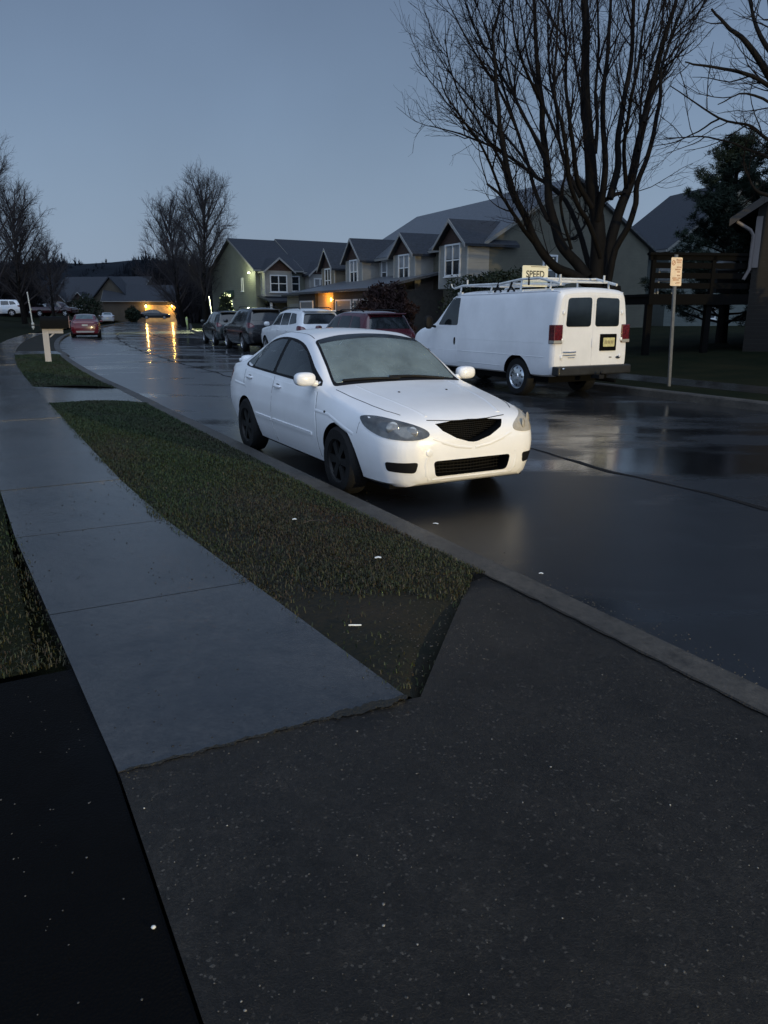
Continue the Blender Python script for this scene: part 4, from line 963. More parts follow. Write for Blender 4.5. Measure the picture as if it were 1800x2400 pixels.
# --- the other vehicles: lofted bodies of their own size, seen from 20 m and more
SUV = [
 (.92, .42,.45, .55,.56, .53,.74, .38,.80, .82), (.88, .30,.60, .70,.56, .66,.85, .52,.91, .935), (.72, .26,.72, .83,.59, .79,.95, .63,1.01, 1.035),
 (.3, .25,.80, .90,.62, .84,1.0, .68,1.06, 1.085), (-.2, .25,.82, .92,.65, .865,1.04, .72,1.10, 1.13), (-.45, .25,.82, .925,.66, .87,1.06, .73,1.13, 1.17),
 (-.85, .25,.82, .925,.66, .87,1.08, .69,1.40, 1.46), (-1.2, .25,.82, .925,.66, .87,1.10, .655,1.58, 1.65), (-1.8, .25,.82, .925,.66, .868,1.11, .64,1.65, 1.715),
 (-2.9, .25,.82, .92,.67, .86,1.13, .63,1.625, 1.70), (-3.28, .27,.81, .91,.68, .845,1.13, .61,1.57, 1.655), (-3.44, .30,.80, .90,.68, .83,1.12, .62,1.36, 1.43),
 (-3.58, .34,.78, .885,.68, .81,1.06, .66,1.14, 1.175), (-3.66, .36,.72, .85,.66, .78,.98, .62,1.04, 1.055), (-3.70, .40,.60, .74,.64, .68,.86, .50,.92, .93)]
def paintm(name, c, rough=.25, var=.1): return mat(name, c, rough, spec=.5, coat=.7, var=var, vs=2.5)
m_whitelamp = mat('pale lamp lens', (.5, .45, .42), .15, coat=.6)
def suv(label, s, n, paint, group, sx=1., sy=1., sz=1., rim='alloy', dh=0, pos=None, yaw=None, name='parked_car', glass=None, plate=True):
    gl = glass or m_glass
    t = thing(name, label, 'car', pos if pos is not None else P(s+3.7*sx, n), yaw if yaw is not None else head(s+2)+dh, group)
    K = scale_keys(SUV, sx, sy, sz)
    body, bvh = make_body(t, K, paint, [(0, .35*sz, .40*sz, .5), (-2.70*sx, .35*sz, .40*sz, .5)], n=70)
    V = lambda x, y, z: (x*sx, y*sy, z*sz)
    for s_ in (1, -1):
        w1 = round_poly([V(-.72, s_, 1.13), V(-.98, s_, 1.36), V(-1.20, s_, 1.50), V(-1.62, s_, 1.555), V(-1.65, s_, 1.14)], .04)
        w2 = round_poly([V(-1.72, s_, 1.14), V(-1.69, s_, 1.56), V(-2.42, s_, 1.56), V(-2.52, s_, 1.16)], .04)
        w3 = round_poly([V(-2.60, s_, 1.165), V(-2.50, s_, 1.555), V(-2.95, s_, 1.53), V(-3.22, s_, 1.22)], .05)
        d1 = patch(bvh, round_poly([V(-.55, s_, .34), V(-.52, s_, 1.06), V(-1.67, s_, 1.09), V(-1.68, s_, .34)], .05), (0, -s_, 0), .004, 'door', paint, t, .12)
        d2 = patch(bvh, round_poly([V(-1.70, s_, .34), V(-1.69, s_, 1.09), V(-2.58, s_, 1.11), V(-2.5, s_, .85), V(-2.25, s_, .62), V(-2.22, s_, .34)], .05), (0, -s_, 0), .004, 'door', paint, t, .12)
        for d_, w_ in ((d1, w1), (d2, w2), (t, w3)): patch(bvh, w_, (0, -s_, 0), .006, 'window', gl, d_, .08)
        for d_, x in ((d1, -1.5), (d2, -2.42)):
            c = cast(bvh, Vector(V(x, s_, .96)), Vector((0, -s_, 0))); MB().ell(c, .10, .02, .02, .8, 10).build('handle', paint, d_, smooth=60)
        MB().ell(V(-.68, s_*1.04, 1.17), .07, .11, .08, .75, 12).build('mirror', paint if rim == 'alloy' else m_black, t, smooth=60)
        tl = smooth_poly([V(-3.38, s_*.86, 1.13), V(-3.60, s_*.70, 1.10), V(-3.66, s_*.60, .98), V(-3.60, s_*.72, .92), V(-3.40, s_*.88, .98)], 3)
        q = patch(bvh, tl, (.75, -.66*s_, 0), .006, 'tail_light', m_red_lens, t, .05)
        hl = smooth_poly([V(.50, s_*.84, .90), V(.78, s_*.66, .88), V(.86, s_*.50, .80), V(.80, s_*.66, .74), V(.60, s_*.82, .78)], 3)
        patch(bvh, hl, (-.75, -.66*s_, 0), .006, 'headlight', m_lamp_bezel, t, .06)
        for x in (0, -2.70): wheel(t, x*sx, s_*.79*sy, .35*sz, .22, s_, rim)
        MB().tube([V(-1.3, s_*.60, 1.685), V(-1.5, s_*.60, 1.735), V(-2.8, s_*.58, 1.73), V(-3.0, s_*.58, 1.68)], .018, 6).build('roof_rail', m_black, t, smooth=60)
    patch(bvh, round_poly([V(-.50, -.66, 1.2), V(-.46, 0, 1.2), V(-.50, .66, 1.2), V(-1.12, .58, 1.6), V(-1.18, 0, 1.6), V(-1.12, -.58, 1.6)], .06), (0, 0, -1), .005, 'windscreen', m_wetglass, t, .09)
    patch(bvh, round_poly([V(-3.5, -.56, 1.56), V(-3.5, .56, 1.56), V(-3.5, .68, 1.18), V(-3.5, -.68, 1.18)], .07), (1, 0, -.25), .006, 'rear_window', gl, t, .08)
    patch(bvh, round_poly([V(-3.7, -.72, .60), V(-3.7, .72, .60), V(-3.7, .66, .36), V(-3.7, -.66, .36)], .05), (1, 0, 0), .012, 'bumper', m_black, t, .1)
    if plate: 
        q = patch(bvh, round_poly([V(-3.7, -.17, .88), V(-3.7, .17, .88), V(-3.7, .17, .74), V(-3.7, -.17, .74)], .01), (1, 0, 0), .012, 'licence_plate', mat('pale plate', (.45, .44, .38), .5), t, .06)
    sp = MB(); sp.box(-3.46*sx, -.58*sy, 1.60*sz, -3.20*sx, .58*sy, 1.64*sz); so_ = sp.build('roof_spoiler', paint, t); bv = so_.modifiers.new('b', 'BEVEL'); bv.width = .015; bv.segments = 2
    b = MB(); b.box(-3.3*sx, -.72*sy, .24, .6*sx, .72*sy, .30); b.build('floor_pan', m_void, t)
    patch(bvh, round_poly([V(.9, -.40, .80), V(.9, .40, .80), V(.9, .36, .58), V(.9, -.36, .58)], .04), (-1, 0, 0), .006, 'grille', m_black, t, .08)
    return t
p_mar = paintm('maroon paint', (.070, .010, .016)); p_mar2 = paintm('dull maroon paint', (.034, .006, .008)); p_blk = paintm('black paint', (.005, .005, .006)); p_dgr = paintm('dark green paint', (.010, .016, .015))
p_wht = paintm('plain white paint', (.70, .71, .72), var=.04); p_red = paintm('red paint', (.115, .003, .008)); p_gry = paintm('dark grey paint', (.03, .033, .036)); p_sil = paintm('pale silver paint', (.42, .44, .47), var=.05)
ROW = 'cars parked along the right kerb beyond the van'
def kn(s, w=.95): return 11.72-w-.02
suv('maroon hatchback with dark rear glass parked just beyond the white van', 19.6, kn(20)-.05, p_mar, ROW, 1.0, .98, .97)
suv('white SUV with dark rear window parked between the maroon and black cars', 24.8, kn(26), p_wht, ROW, 1.04, 1.0, 1.02)
suv('black SUV with pale rear badge light parked third beyond the van', 31.0, kn(32), p_blk, ROW, 1.08, 1.02, 1.05)
suv('small dark car at the far end of the kerbside row', 37.2, kn(38), p_dgr, ROW, .98, .97, .98)

def small_sedan(label, pos, yaw, paint, group=None, rear_label=None, sz=1.0, lit=False, cat='car'):
    t = thing('parked_car', label, cat, pos, yaw, group)
    body, bvh = make_body(t, scale_keys(SED, 1.02, 1.02, sz), paint, [(0, .315, .355, .50), (-2.69, .315, .355, .50)], n=70)
    for s in (1, -1):
        w1 = round_poly(mir([(-.66, .8, .985), (-.90, .8, 1.13), (-1.10, .7, 1.245), (-1.32, .65, 1.325), (-1.66, .6, 1.362), (-1.70, .7, 1.0)], s), .03)
        w2 = round_poly(mir([(-1.785, .8, 1.005), (-1.745, .7, 1.365), (-1.95, .6, 1.36), (-2.24, .6, 1.315), (-2.42, .6, 1.245), (-2.66, .6, 1.11), (-2.60, .7, 1.03)], s), .03)
        fd = round_poly(mir([(-.50, .9, .27), (-.47, .9, .60), (-.53, .9, .90), (-1.70, .9, .94), (-1.72, .9, .27)], s), .05)
        rd = round_poly(mir([(-1.735, .9, .27), (-1.715, .9, .94), (-2.72, .9, .975), (-2.70, .9, .82), (-2.36, .9, .60), (-2.22, .9, .36), (-2.20, .9, .27)], s), .06)
        for dd, ww in ((fd, w1), (rd, w2)):
            d_ = patch(bvh, dd, (0, -s, 0), .004, 'door', paint, t, .12); patch(bvh, ww, (0, -s, 0), .007, 'window', m_glass, d_, .08)
        MB().ell((-.60, s*.95, 1.0), .08, .11, .07, .75, 12).build('mirror', paint, t, smooth=60)
        patch(bvh, smooth_poly(mir([(-3.32, .80, .95), (-3.52, .72, .95), (-3.58, .52, .90), (-3.58, .54, .80), (-3.42, .80, .80)], s), 3), (.75, -.66*s, 0), .006, 'tail_light', m_red_lens, t, .05)
        patch(bvh, smooth_poly(mir([(.40, .79, .76), (.62, .68, .76), (.84, .45, .68), (.80, .56, .63), (.55, .765, .68)], s), 3), (-.72, -.62*s, -.12), .006, 'headlight', m_lamp_bezel, t, .06)
        for x in (0, -2.69): wheel(t, x, s*.79, .318, .205, s, 'alloy')
    patch(bvh, round_poly([(-.43, -.605, 1), (-.39, 0, 1), (-.43, .605, 1), (-1.08, .50, 1.4), (-1.15, 0, 1.4), (-1.08, -.50, 1.4)], .05), (0, 0, -1), .006, 'windscreen', m_wetglass, t, .08)
    patch(bvh, round_poly([(-2.42, -.47, 1.3), (-2.45, 0, 1.3), (-2.42, .47, 1.3), (-3.08, .53, 1.1), (-3.13, 0, 1.1), (-3.08, -.53, 1.1)], .05), (0, 0, -1), .006, 'rear_window', m_wetglass, t, .08)
    patch(bvh, round_poly([(-3.6, -.17, .84), (-3.6, .17, .84), (-3.6, .17, .74), (-3.6, -.17, .74)], .01), (1, 0, 0), .01, 'licence_plate', mat('pale plate', (.45, .44, .38), .5), t, .06)
    patch(bvh, round_poly([(-3.6, -.55, .44), (-3.6, .55, .44), (-3.6, .50, .33), (-3.6, -.50, .33)], .03), (1, 0, 0), .012, 'bumper_insert', mat('pale bumper insert', (.30, .29, .28), .4), t, .1)
    b = MB(); b.box(-3.1, -.68, .17, .6, .68, .21); b.build('floor_pan', m_void, t)
    return t
pr = P(52.5, 6.65-off(52.5)); d52 = head(54)
small_sedan('red sedan seen from behind on the wet road beside the mailbox', pr+Vector((math.cos(d52), math.sin(d52), 0))*3.6, d52, p_red)
q = at(250, 748, 112); small_sedan('pale silver car on the road farther off than the red sedan', Vector((q.x, q.y, 0)), R(112), p_sil)
# ------------------------------------------------------------------ more vehicles on the drives
q = at(16, 741, 84); suv('white SUV standing on the raised lawn drive at the far left edge', 0, 0, p_wht, None, 1, 1, 1, pos=Vector((q.x-2.2, q.y, q.z)), yaw=R(195), plate=False)
q = at(92, 738, 112); suv('small white car beyond the white marker pole', 0, 0, p_sil, None, .95, .95, .9, pos=Vector((q.x-1.6, q.y, q.z)), yaw=R(172), plate=False)
CARD = 'dark cars standing on the townhouse driveways'
for (u, v, Y, yw, pnt, lb) in ((632, 752, 58, 205, p_dgr, 'dark car on the driveway behind the black SUV'), (690, 752, 52, 200, p_gry, 'dark grey car on the driveway behind the white SUV'), (800, 752, 50, 25, p_blk, 'dark car on the driveway in front of the orange lit porch')):
    q = at(u, v, Y); small_sedan(lb, Vector((q.x+1.2, q.y, .25)), R(yw), pnt, CARD)
q = at(385, 738, 126); small_sedan('dark car standing before the yellow lit garage', Vector((q.x, q.y, .4)), R(15), p_blk)
# maroon pickup partly behind the mailbox
def pickup():
    q = at(140, 742, 100); t = thing('pickup_truck', 'dark maroon pickup truck beyond the mailbox on the left', 'truck', Vector((q.x+1.2, q.y, max(0, q.z))), R(-8))
    K = [(.85,.5,.6,.8,.65,.78,.85,.6,.98,1.0), (.8,.42,.8,.92,.65,.88,.95,.7,1.06,1.08), (-.1,.4,.86,.96,.7,.92,1.08,.75,1.16,1.18), (-.35,.4,.86,.96,.7,.92,1.12,.75,1.2,1.24),
         (-.8,.4,.86,.96,.7,.92,1.14,.70,1.6,1.66), (-1.1,.4,.86,.96,.7,.92,1.15,.68,1.75,1.8), (-2.0,.4,.86,.96,.7,.92,1.15,.68,1.77,1.82), (-2.25,.4,.86,.96,.7,.92,1.15,.70,1.7,1.76), (-2.38,.4,.86,.96,.7,.92,1.13,.8,1.2,1.2),
         (-2.5,.4,.86,.96,.7,.92,1.13,.86,1.16,1.12), (-4.6,.42,.86,.96,.7,.92,1.13,.86,1.16,1.12), (-4.66,.5,.8,.93,.7,.9,1.1,.8,1.12,1.1)]
    body, bvh = make_body(t, K, p_mar2, [(0,.4,.46,.5), (-3.4,.4,.46,.5)], n=60)
    for s in (1, -1):
        patch(bvh, round_poly(mir([(-.62,1,1.18), (-.98,1,1.62), (-2.1,1,1.66), (-2.2,1,1.2)], s), .05), (0,-s,0), .006, 'window', m_glass, t, .1)
        for x in (0, -3.4): wheel(t, x, s*.82, .4, .25, s, 'alloy')
        b = MB(); b.box(-4.70, s*.86-.06, .8, -4.62, s*.86+.06, 1.1); b.build('tail_light', m_red_lens, t)
        b = MB(); b.box(-4.6, s*.85-.03, 1.13, -2.5, s*.85+.03, 1.2); b.build('bed_rail', m_black, t)
    b = MB(); b.box(-4.82,-.9,.45,-4.64,.9,.62); b.build('bumper', m_chrome, t)
pickup()

# ------------------------------------------------------------------ windows, houses
m_trim = mat('white trim', (.62, .63, .63), .5, var=.06, vs=3)
m_pane = mat('house window pane', (.016, .020, .024), .08, spec=.6, var=.6, vs=.9)
m_blind = mat('window with blind', (.20, .21, .22), .25, spec=.5, var=.2, vs=2)
m_lit = mat('lit window', (.75, .52, .22), .5, emit=1.6, ecol=(1.0, .62, .22))
m_litdim = mat('dim lit blind', (.55, .5, .36), .5, emit=.16, ecol=(1.0, .88, .55))
m_shingle = mat('roof shingle', (.070, .076, .086), .38, spec=.65, var=.3, vs=7, bump=.5, bs=14, lap=.16)  # sky sheen on the main roof is put into this paler base
m_shingle2 = mat('darker roof shingle', (.022, .026, .034), .6, spec=.4, var=.3, vs=7, bump=.5, bs=14, lap=.16)
m_tan = mat('tan siding', (.200, .170, .120), .65, lap=.18, var=.08, vs=1.2)
m_olive = mat('olive grey siding', (.125, .120, .092), .65, lap=.16, var=.10, vs=1.2)
m_grey = mat('grey siding', (.27, .268, .25), .65, lap=.18, var=.08, vs=1.2)
m_green = mat('pale green siding', (.155, .165, .130), .65, lap=.18, var=.08, vs=1.2)
m_brown = mat('dark brown shingle gable', (.045, .024, .018), .7, lap=.22, var=.3, vs=6)
m_dkwall = mat('dark wall', (.034, .031, .028), .8, var=.25, vs=5, bump=.5, bs=30)
m_cream = mat('cream porch wall', (.45, .33, .18), .6, lap=.18)
m_door = mat('grey garage door', (.18, .18, .17), .5, lap=.5, var=.06)

def window(parent, o, right, up, w, h, pane=None, cols=2, rows=2, fr=.09, depth=.07, sill=True, split=None):
    """double hung window standing on a wall: frame, pane, sill"""
    o, r_, u_ = Vector(o), Vector(right).normalized(), Vector(up).normalized(); nn = r_.cross(u_).normalized()
    M_ = Matrix.Translation(o) @ Matrix((tuple(r_)+(0,), tuple(u_)+(0,), tuple(nn)+(0,), (0,0,0,1))).transposed()
    b = MB()
    def bx(x0, y0, z0, x1, y1, z1): b.box(x0, y0, z0, x1, y1, z1, 0, M_)
    bx(-w/2-fr, -h/2-fr, -.02, -w/2, h/2+fr, depth); bx(w/2, -h/2-fr, -.02, w/2+fr, h/2+fr, depth)
    bx(-w/2, h/2, -.02, w/2, h/2+fr, depth); bx(-w/2, -h/2-fr, -.02, w/2, -h/2, depth)
    for i in range(1, cols): x = -w/2+w*i/cols; bx(x-.045, -h/2, -.015, x+.045, h/2, depth*.7)
    for i in range(1, rows): y = -h/2+h*i/rows; bx(-w/2, y-.03, -.015, w/2, y+.03, depth*.6)
    f = b.build('window', m_trim, parent)
    b = MB(); b.box(-w/2, -h/2, -.03, w/2, h/2 if not split else -h/2+h*split, .012, 0, M_); b.build('pane', pane or m_pane, f)
    if split: b = MB(); b.box(-w/2, -h/2+h*split, -.03, w/2, h/2, .012, 0, M_); b.build('pane', m_blind, f)
    if sill: b = MB(); b.box(-w/2-.14, -h/2-fr-.06, -.02, w/2+.14, -h/2-fr-.003, depth+.05, 0, M_); b.build('sill', m_trim, f)
    return f
def slab_roof(parent, x0, x1, y0, z0, y1, z1, m, th=.14, name='roof'):
    b = MB(); b.prism([(x0, y0, z0), (x0, y1, z1), (x0, y1, z1+th), (x0, y0, z0+th)], (x1-x0, 0, 0)); return b.build(name, m, parent)
def gable_unit(parent, x0, x1, depth, eave, ridge, wall, roof, ov=.35, name='wall', ends=(.0, .0)):
    """two storey unit with its ridge along x; front at y=0, outward +y"""
    ym = -depth/2; b = MB()
    b.prism([(x0, 0, -.3), (x0, 0, eave), (x0, ym, ridge), (x0, -depth, eave), (x0, -depth, -.3)], (x1-x0, 0, 0)); wl = b.build(name, wall, parent)
    sl = (ridge-eave)/(depth/2); e0, e1 = x0-ends[0], x1+ends[1]; b = MB()
    b.prism([(e0, ov, eave-sl*ov+.02), (e0, ym, ridge+.02), (e0, -depth-ov, eave-sl*ov+.02), (e0, -depth-ov, eave-sl*ov+.18), (e0, ym, ridge+.2), (e0, ov, eave-sl*ov+.18)], (e1-e0, 0, 0))
    rf = b.build('roof', roof, parent)
    for e, sgn in ((e0, -1), (e1, 1)):
        b = MB(); b.prism([(e, ov+.01, eave-sl*ov-.03), (e, ym, ridge-.03), (e, ym, ridge+.17), (e, ov+.01, eave-sl*ov+.16)], (sgn*.05, 0, 0))
        b.build('rake_trim', mat('rake trim', (.16, .16, .15), .6), rf)
    b = MB(); b.box(e0, ov+.003, eave-sl*ov-.02, e1, ov+.12, eave-sl*ov+.12); b.build('gutter', mat('gutter', (.20, .20, .19), .5), rf)
    return wl, rf
def bay(parent, xc, hw, y1, z0, z1, apex, wall, roof, win=(1.5, 1.75), wz=None, face=None, back=4.0, pane=None, split=None, cols=2):
    b = MB(); b.box(xc-hw, -.1, z0, xc+hw, y1, z1); by = b.build('bay', wall, parent)
    b = MB(); b.prism([(xc-hw+.01, y1-.04, z1), (xc+hw-.01, y1-.04, z1), (xc, y1-.04, apex-.06)], (0, .05, 0)); b.build('gable_panel', face or m_brown, by)
    sl = (apex-z1)/hw; ov = .28; b = MB()
    b.prism([(xc-hw-ov, y1+.32, z1-sl*ov), (xc, y1+.32, apex), (xc+hw+ov, y1+.32, z1-sl*ov), (xc+hw+ov, y1+.32, z1-sl*ov+.13), (xc, y1+.32, apex+.14), (xc-hw-ov, y1+.32, z1-sl*ov+.13)], (0, -back, 0)); rf = b.build('bay_roof', roof, by)
    for sg in (-1, 1):
        b = MB(); b.prism([(xc+sg*(hw+ov), y1+.325, z1-sl*ov-.05), (xc, y1+.325, apex-.05), (xc, y1+.325, apex+.13), (xc+sg*(hw+ov), y1+.325, z1-sl*ov+.12)], (0, .04, 0))
        b.build('rake_trim', mat('pale rake trim', (.24, .24, .235), .6), rf)
    for sg in (-1, 1):
        b = MB(); b.box(xc+sg*hw-.05, y1-.05, z0, xc+sg*hw+.05, y1+.03, z1-.02); b.build('corner_board', mat('corner board', (.30, .30, .28), .6), by)
    window(by, (xc, y1, wz or (z0+z1)/2+.05), (-1, 0, 0), (0, 0, 1), win[0], win[1], pane, cols=cols, split=split)
    return by

# townhouse row on the right
def row_a():
    phi = R(115); t = thing('townhouse_row', 'olive sided townhouse row with three pointed bays behind the parked cars', 'house', (5.5, 43, 0), phi)
    gable_unit(t, 0, 7.6, 11.2, 5.2, 8.6, m_olive, m_shingle, ends=(.25, .0)); gable_unit(t, 7.603, 18.6, 11.0, 5.15, 8.42, m_grey, m_shingle, ends=(-.06, .25))
    bay(t, 1.45, 1.5, 1.25, 2.85, 5.15, 6.3, m_grey, m_shingle2, (1.5, 1.5), 4.32, split=.55, back=3.4)
    bay(t, 7.4, 1.45, 1.25, 2.85, 5.0, 6.1, m_grey, m_shingle2, (1.3, 1.4), 4.2, split=.5, back=3.4)
    bay(t, 15.3, 1.45, 1.25, 2.85, 5.1, 6.4, m_grey, m_shingle2, (1.25, 1.45), 4.3, split=.5, back=3.6)
    for x in (4.6, 10.3, 12.9): window(t, (x, 0, 4.2), (-1, 0, 0), (0, 0, 1), .75, 1.35, cols=1, split=.55)
    # gable end facing the viewer: one window with a lit blind
    window(t, (0, -4.1, 3.85), (0, -1, 0), (0, 0, 1), .80, 1.45, m_pane, cols=1, split=None)
    b = MB(); b.box(-.03, -4.35, 3.95, -.018, -3.85, 4.5); b.build('blind', m_litdim, t)
    # ground floor wing with the long lower roof
    def wing(x0, x1, y1, wall): b = MB(); b.box(x0, .003, -.3, x1, y1, 2.85); return b.build('garage_wing', wall, t)
    wing(4.7, 11.6, 4.3, m_dkwall); wing(15.0, 18.5, 4.3, m_dkwall)  # shade on the wing is put into its dark wall colour
    b = MB(); b.box(11.605, .003, -.3, 14.995, 4.1, 2.85); b.build('porch_wall', m_cream, t)
    b = MB(); b.prism([(4.3, 4.75, 2.78), (4.3, .05, 3.78), (4.3, .05, 3.92), (4.3, 4.75, 2.93)], (14.5, 0, 0)); b.build('lower_roof', m_shingle, t)
    for x0, x1 in ((5.6, 8.1), (8.6, 11.0), (15.5, 18.0)):
        b = MB(); b.box(x0, 4.3, -.2, x1, 4.34, 2.25); d_ = b.build('garage_door', m_door, t)
        b = MB(); b.box(x0-.1, 4.3, -.2, x0-.003, 4.37, 2.35); b.box(x1+.003, 4.3, -.2, x1+.1, 4.37, 2.35); b.box(x0, 4.3, 2.253, x1, 4.37, 2.35); b.build('door_frame', m_trim, d_)
    # lit porch between the garages
    b = MB(); b.box(14.0, 4.1, -.2, 14.8, 4.15, 1.9); d_ = b.build('door', mat('front door', (.25, .16, .07), .5), t)
    b = MB(); b.tube([(11.95, 4.12, 2.35), (11.95, 4.30, 2.4)], .02, 6); b.lathe([(.02, 2.50), (.055, 2.46), (.055, 2.28), (.03, 2.24)], 'Z', 12, (11.95, 4.32, 0)); lt = b.build('porch_lamp', mat('glowing porch lamp', (1, .7, .3), .5, emit=6, ecol=(1, .60, .16)), t, smooth=40)
    lamp('porch_light', (13.0, 4.75, 2.35), 80, (1.0, .42, .05), .12, t)
    # near ground floor under the first bay
    window(t, (2.2, .0, 1.75), (-1, 0, 0), (0, 0, 1), 1.3, 1.3, cols=2)
    b = MB(); b.box(-.04, .0, -.2, .06, .06, 5.4); b.build('downspout', mat('downspout', (.12, .12, .11), .5), t)
row_a()
def unit_d():
    t = thing('townhouse', 'lower tan townhouse with a brown pointed bay at the far end of the olive row', 'house', Vector((5.5, 43, 0))+Vector((-.423, .906, 0))*18.85+Vector((-.906, -.423, 0))*-.6, R(115))
    gable_unit(t, 0, 6.5, 11, 4.9, 7.4, m_tan, m_shingle2, ends=(0, .25))
    bay(t, 1.9, 1.3, 1.7, 2.6, 4.85, 6.1, m_tan, m_shingle2, (1.1, 1.6), 3.9, back=3.6)
    b = MB(); b.box(.2, .003, -.3, 6.3, 3.6, 2.8); b.build('garage_wing', m_tan, t)
    b = MB(); b.prism([(-.05, 4.0, 2.75), (-.05, .05, 3.7), (-.05, .05, 3.84), (-.05, 4.0, 2.9)], (6.6, 0, 0)); b.build('lower_roof', m_shingle2, t)
    b = MB(); b.box(3.2, 3.6, -.2, 5.6, 3.65, 2.2); b.build('garage_door', m_door, t)
unit_d()
def row_b():
    L_ = 12.9; phi = R(213.2); near = Vector((-11.4, 71, 0)); o = near+Vector((.837, .547, 0))*L_
    t = thing('townhouse_row', 'pale green townhouse row with a floodlit end wall beyond the black SUV', 'house', o, phi)
    gable_unit(t, L_-4.6, L_, 10.6, 5.25, 8.0, m_green, m_shingle2, ends=(0, .3)); gable_unit(t, 0, L_-4.603, 10.6, 5.15, 8.15, m_green, m_shingle2, ends=(.3, .05))
    bay(t, L_-1.75, 1.3, 1.0, 2.9, 5.1, 6.1, m_grey, m_shingle2, (1.5, 1.3), 4.0, back=3.2)
    bay(t, L_-6.2, 1.3, 1.0, 2.9, 4.9, 5.95, m_grey, m_shingle2, (1.6, 1.2), 3.85, cols=3, split=.5, back=3.2)
    window(t, (L_-3.9, 0, 4.05), (-1, 0, 0), (0, 0, 1), .7, 1.2, cols=1)
    b = MB(); b.prism([(0, 2.6, 2.35), (0, .05, 2.85), (0, .05, 2.98), (0, 2.6, 2.5)], (L_-.1, 0, 0)); b.build('lower_roof', m_shingle2, t)
    for x in (.3, 4.2, 8.4, L_-.4):
        b = MB(); b.box(x, 2.3, -.2, x+.16, 2.46, 2.4); b.build('porch_post', m_trim, t)
    window(t, (L_-6.6, 0, 1.5), (-1, 0, 0), (0, 0, 1), 2.2, 1.3, cols=2, rows=1)
    b = MB(); b.box(L_-4.0, .0, -.2, L_-3.1, .05, 1.95); b.build('door', mat('brown door', (.05, .025, .016), .5), t)
    # floodlit end wall
    window(t, (L_, -6.0, 2.05), (0, 1, 0), (0, 0, 1), 1.1, 1.2, cols=2)
    window(t, (L_, -2.9, 4.0), (0, 1, 0), (0, 0, 1), .3, 1.1, cols=1, rows=1, fr=.04)
    b = MB(); b.prism([(L_, -7.0, 3.0), (L_+.55, -7.0, 2.85), (L_, -7.0, 3.55)], (0, 2.0, 0)); b.build('awning', mat('green awning', (.012, .03, .022), .7), t)
    b = MB(); b.box(L_-.02, -8.6, -.2, L_+.05, -5.8, 1.1); b.build('garage_door', m_door, t)
    b = MB(); b.ell((L_+.22, -.9, 4.95), .12, .10, .08, .8, 10); b.build('flood_lamp', mat('flood lamp glow', (1, .95, .75), .5, emit=5, ecol=(1, .94, .70)), t, smooth=60)
    lamp('flood_light', (L_+.9, -.8, 4.8), 130, (.95, 1.0, .62), .1, t)
    lamp('flood_beam', (L_+.5, -.35, 4.85), 80000, (.95, 1.0, .55), .1, t, spot=R(46), aim=(L_+6.5, 2.5, 0))
    b = MB(); b.tube([(L_-.1, 3.6, 0), (L_-.1, 3.6, .9)], .04, 6); b.ell((L_-.1, 3.6, 1.02), .13, .13, .17, .8, 10); b.build('porch_lamp', mat('glowing lantern', (1, .85, .5), .5, emit=5, ecol=(1, .78, .40)), t, smooth=60)
    lamp('lantern_light', (L_-.1, 4.0, 1.2), 6, (1, .75, .38), .1, t)
row_b()
def plain_house(name, label, loc, rz, Lx, dep, eave, ridge, wall, roof, wins=(), cat='house'):
    t = thing(name, label, cat, loc, rz); gable_unit(t, 0, Lx, dep, eave, ridge, wall, roof, ends=(.3, .3))
    for (x, z, w_, h_, pn) in wins: window(t, (x, 0, z), (-1, 0, 0), (0, 0, 1), w_, h_, pn)
    return t
# house behind, between the big row and the evergreen: its gable end shows over the deck
hc = thing('house', 'grey green gable house seen between the olive row and the evergreen', 'house', (18.4, 52, .3), R(104))
gable_unit(hc, 0, 9, 11.5, 5.3, 9.6, mat('slate green siding', (.13, .15, .14), .65, lap=.18, var=.08), m_shingle2, ends=(.3, .3))
window(hc, (0, -3.4, 1.55), (0, -1, 0), (0, 0, 1), .8, 1.3, cols=1); window(hc, (0, -7.5, 4.0), (0, -1, 0), (0, 0, 1), .9, 1.3)
# house with the deck at the right edge
hd_ = thing('house', 'brown sided house with white downspout at the right edge behind the deck', 'house', (11.45, 25.0, 0), R(-28))
b = MB(); W_, D_ = 9.0, 9.0
b.prism([(0, 0, -.3), (W_, 0, -.3), (W_, 0, 4.75), (W_/2, 0, 7.75), (0, 0, 4.75)], (0, D_, 0)); b.build('wall', mat('brown lap siding', (.016, .0135, .011), .7, lap=.13, var=.08), hd_)
sl = 3.0/4.5; ov = .75; b = MB()
b.prism([(-ov, -.35, 4.75-sl*ov), (W_/2, -.35, 7.77), (W_+ov, -.35, 4.75-sl*ov), (W_+ov, -.35, 4.91-sl*ov), (W_/2, -.35, 7.95), (-ov, -.35, 4.91-sl*ov)], (0, D_+.7, 0)); b.build('roof', m_shingle2, hd_)
b = MB(); b.prism([(-ov, -.40, 4.67-sl*ov), (W_/2, -.40, 7.65), (W_/2, -.40, 7.91), (-ov, -.40, 4.89-sl*ov)], (0, .05, 0)); b.build('fascia', mat('dim fascia', (.035, .03, .026), .6), hd_)
b = MB(); b.tube([(-.55, -.30, 4.30), (-.15, -.14, 4.05), (-.06, -.08, 3.9), (-.06, -.08, 2.9), (-.20, -.1, 2.6)], .055, 8); b.box(-.02, -.05, 2.95, .16, .02, 4.45); b.build('downspout', mat('pale downspout', (.16, .14, .135), .5), hd_, smooth=50)
window(hd_, (2.2, 0, 3.6), (1, 0, 0), (0, 0, 1), 1.0, 1.3, m_pane)
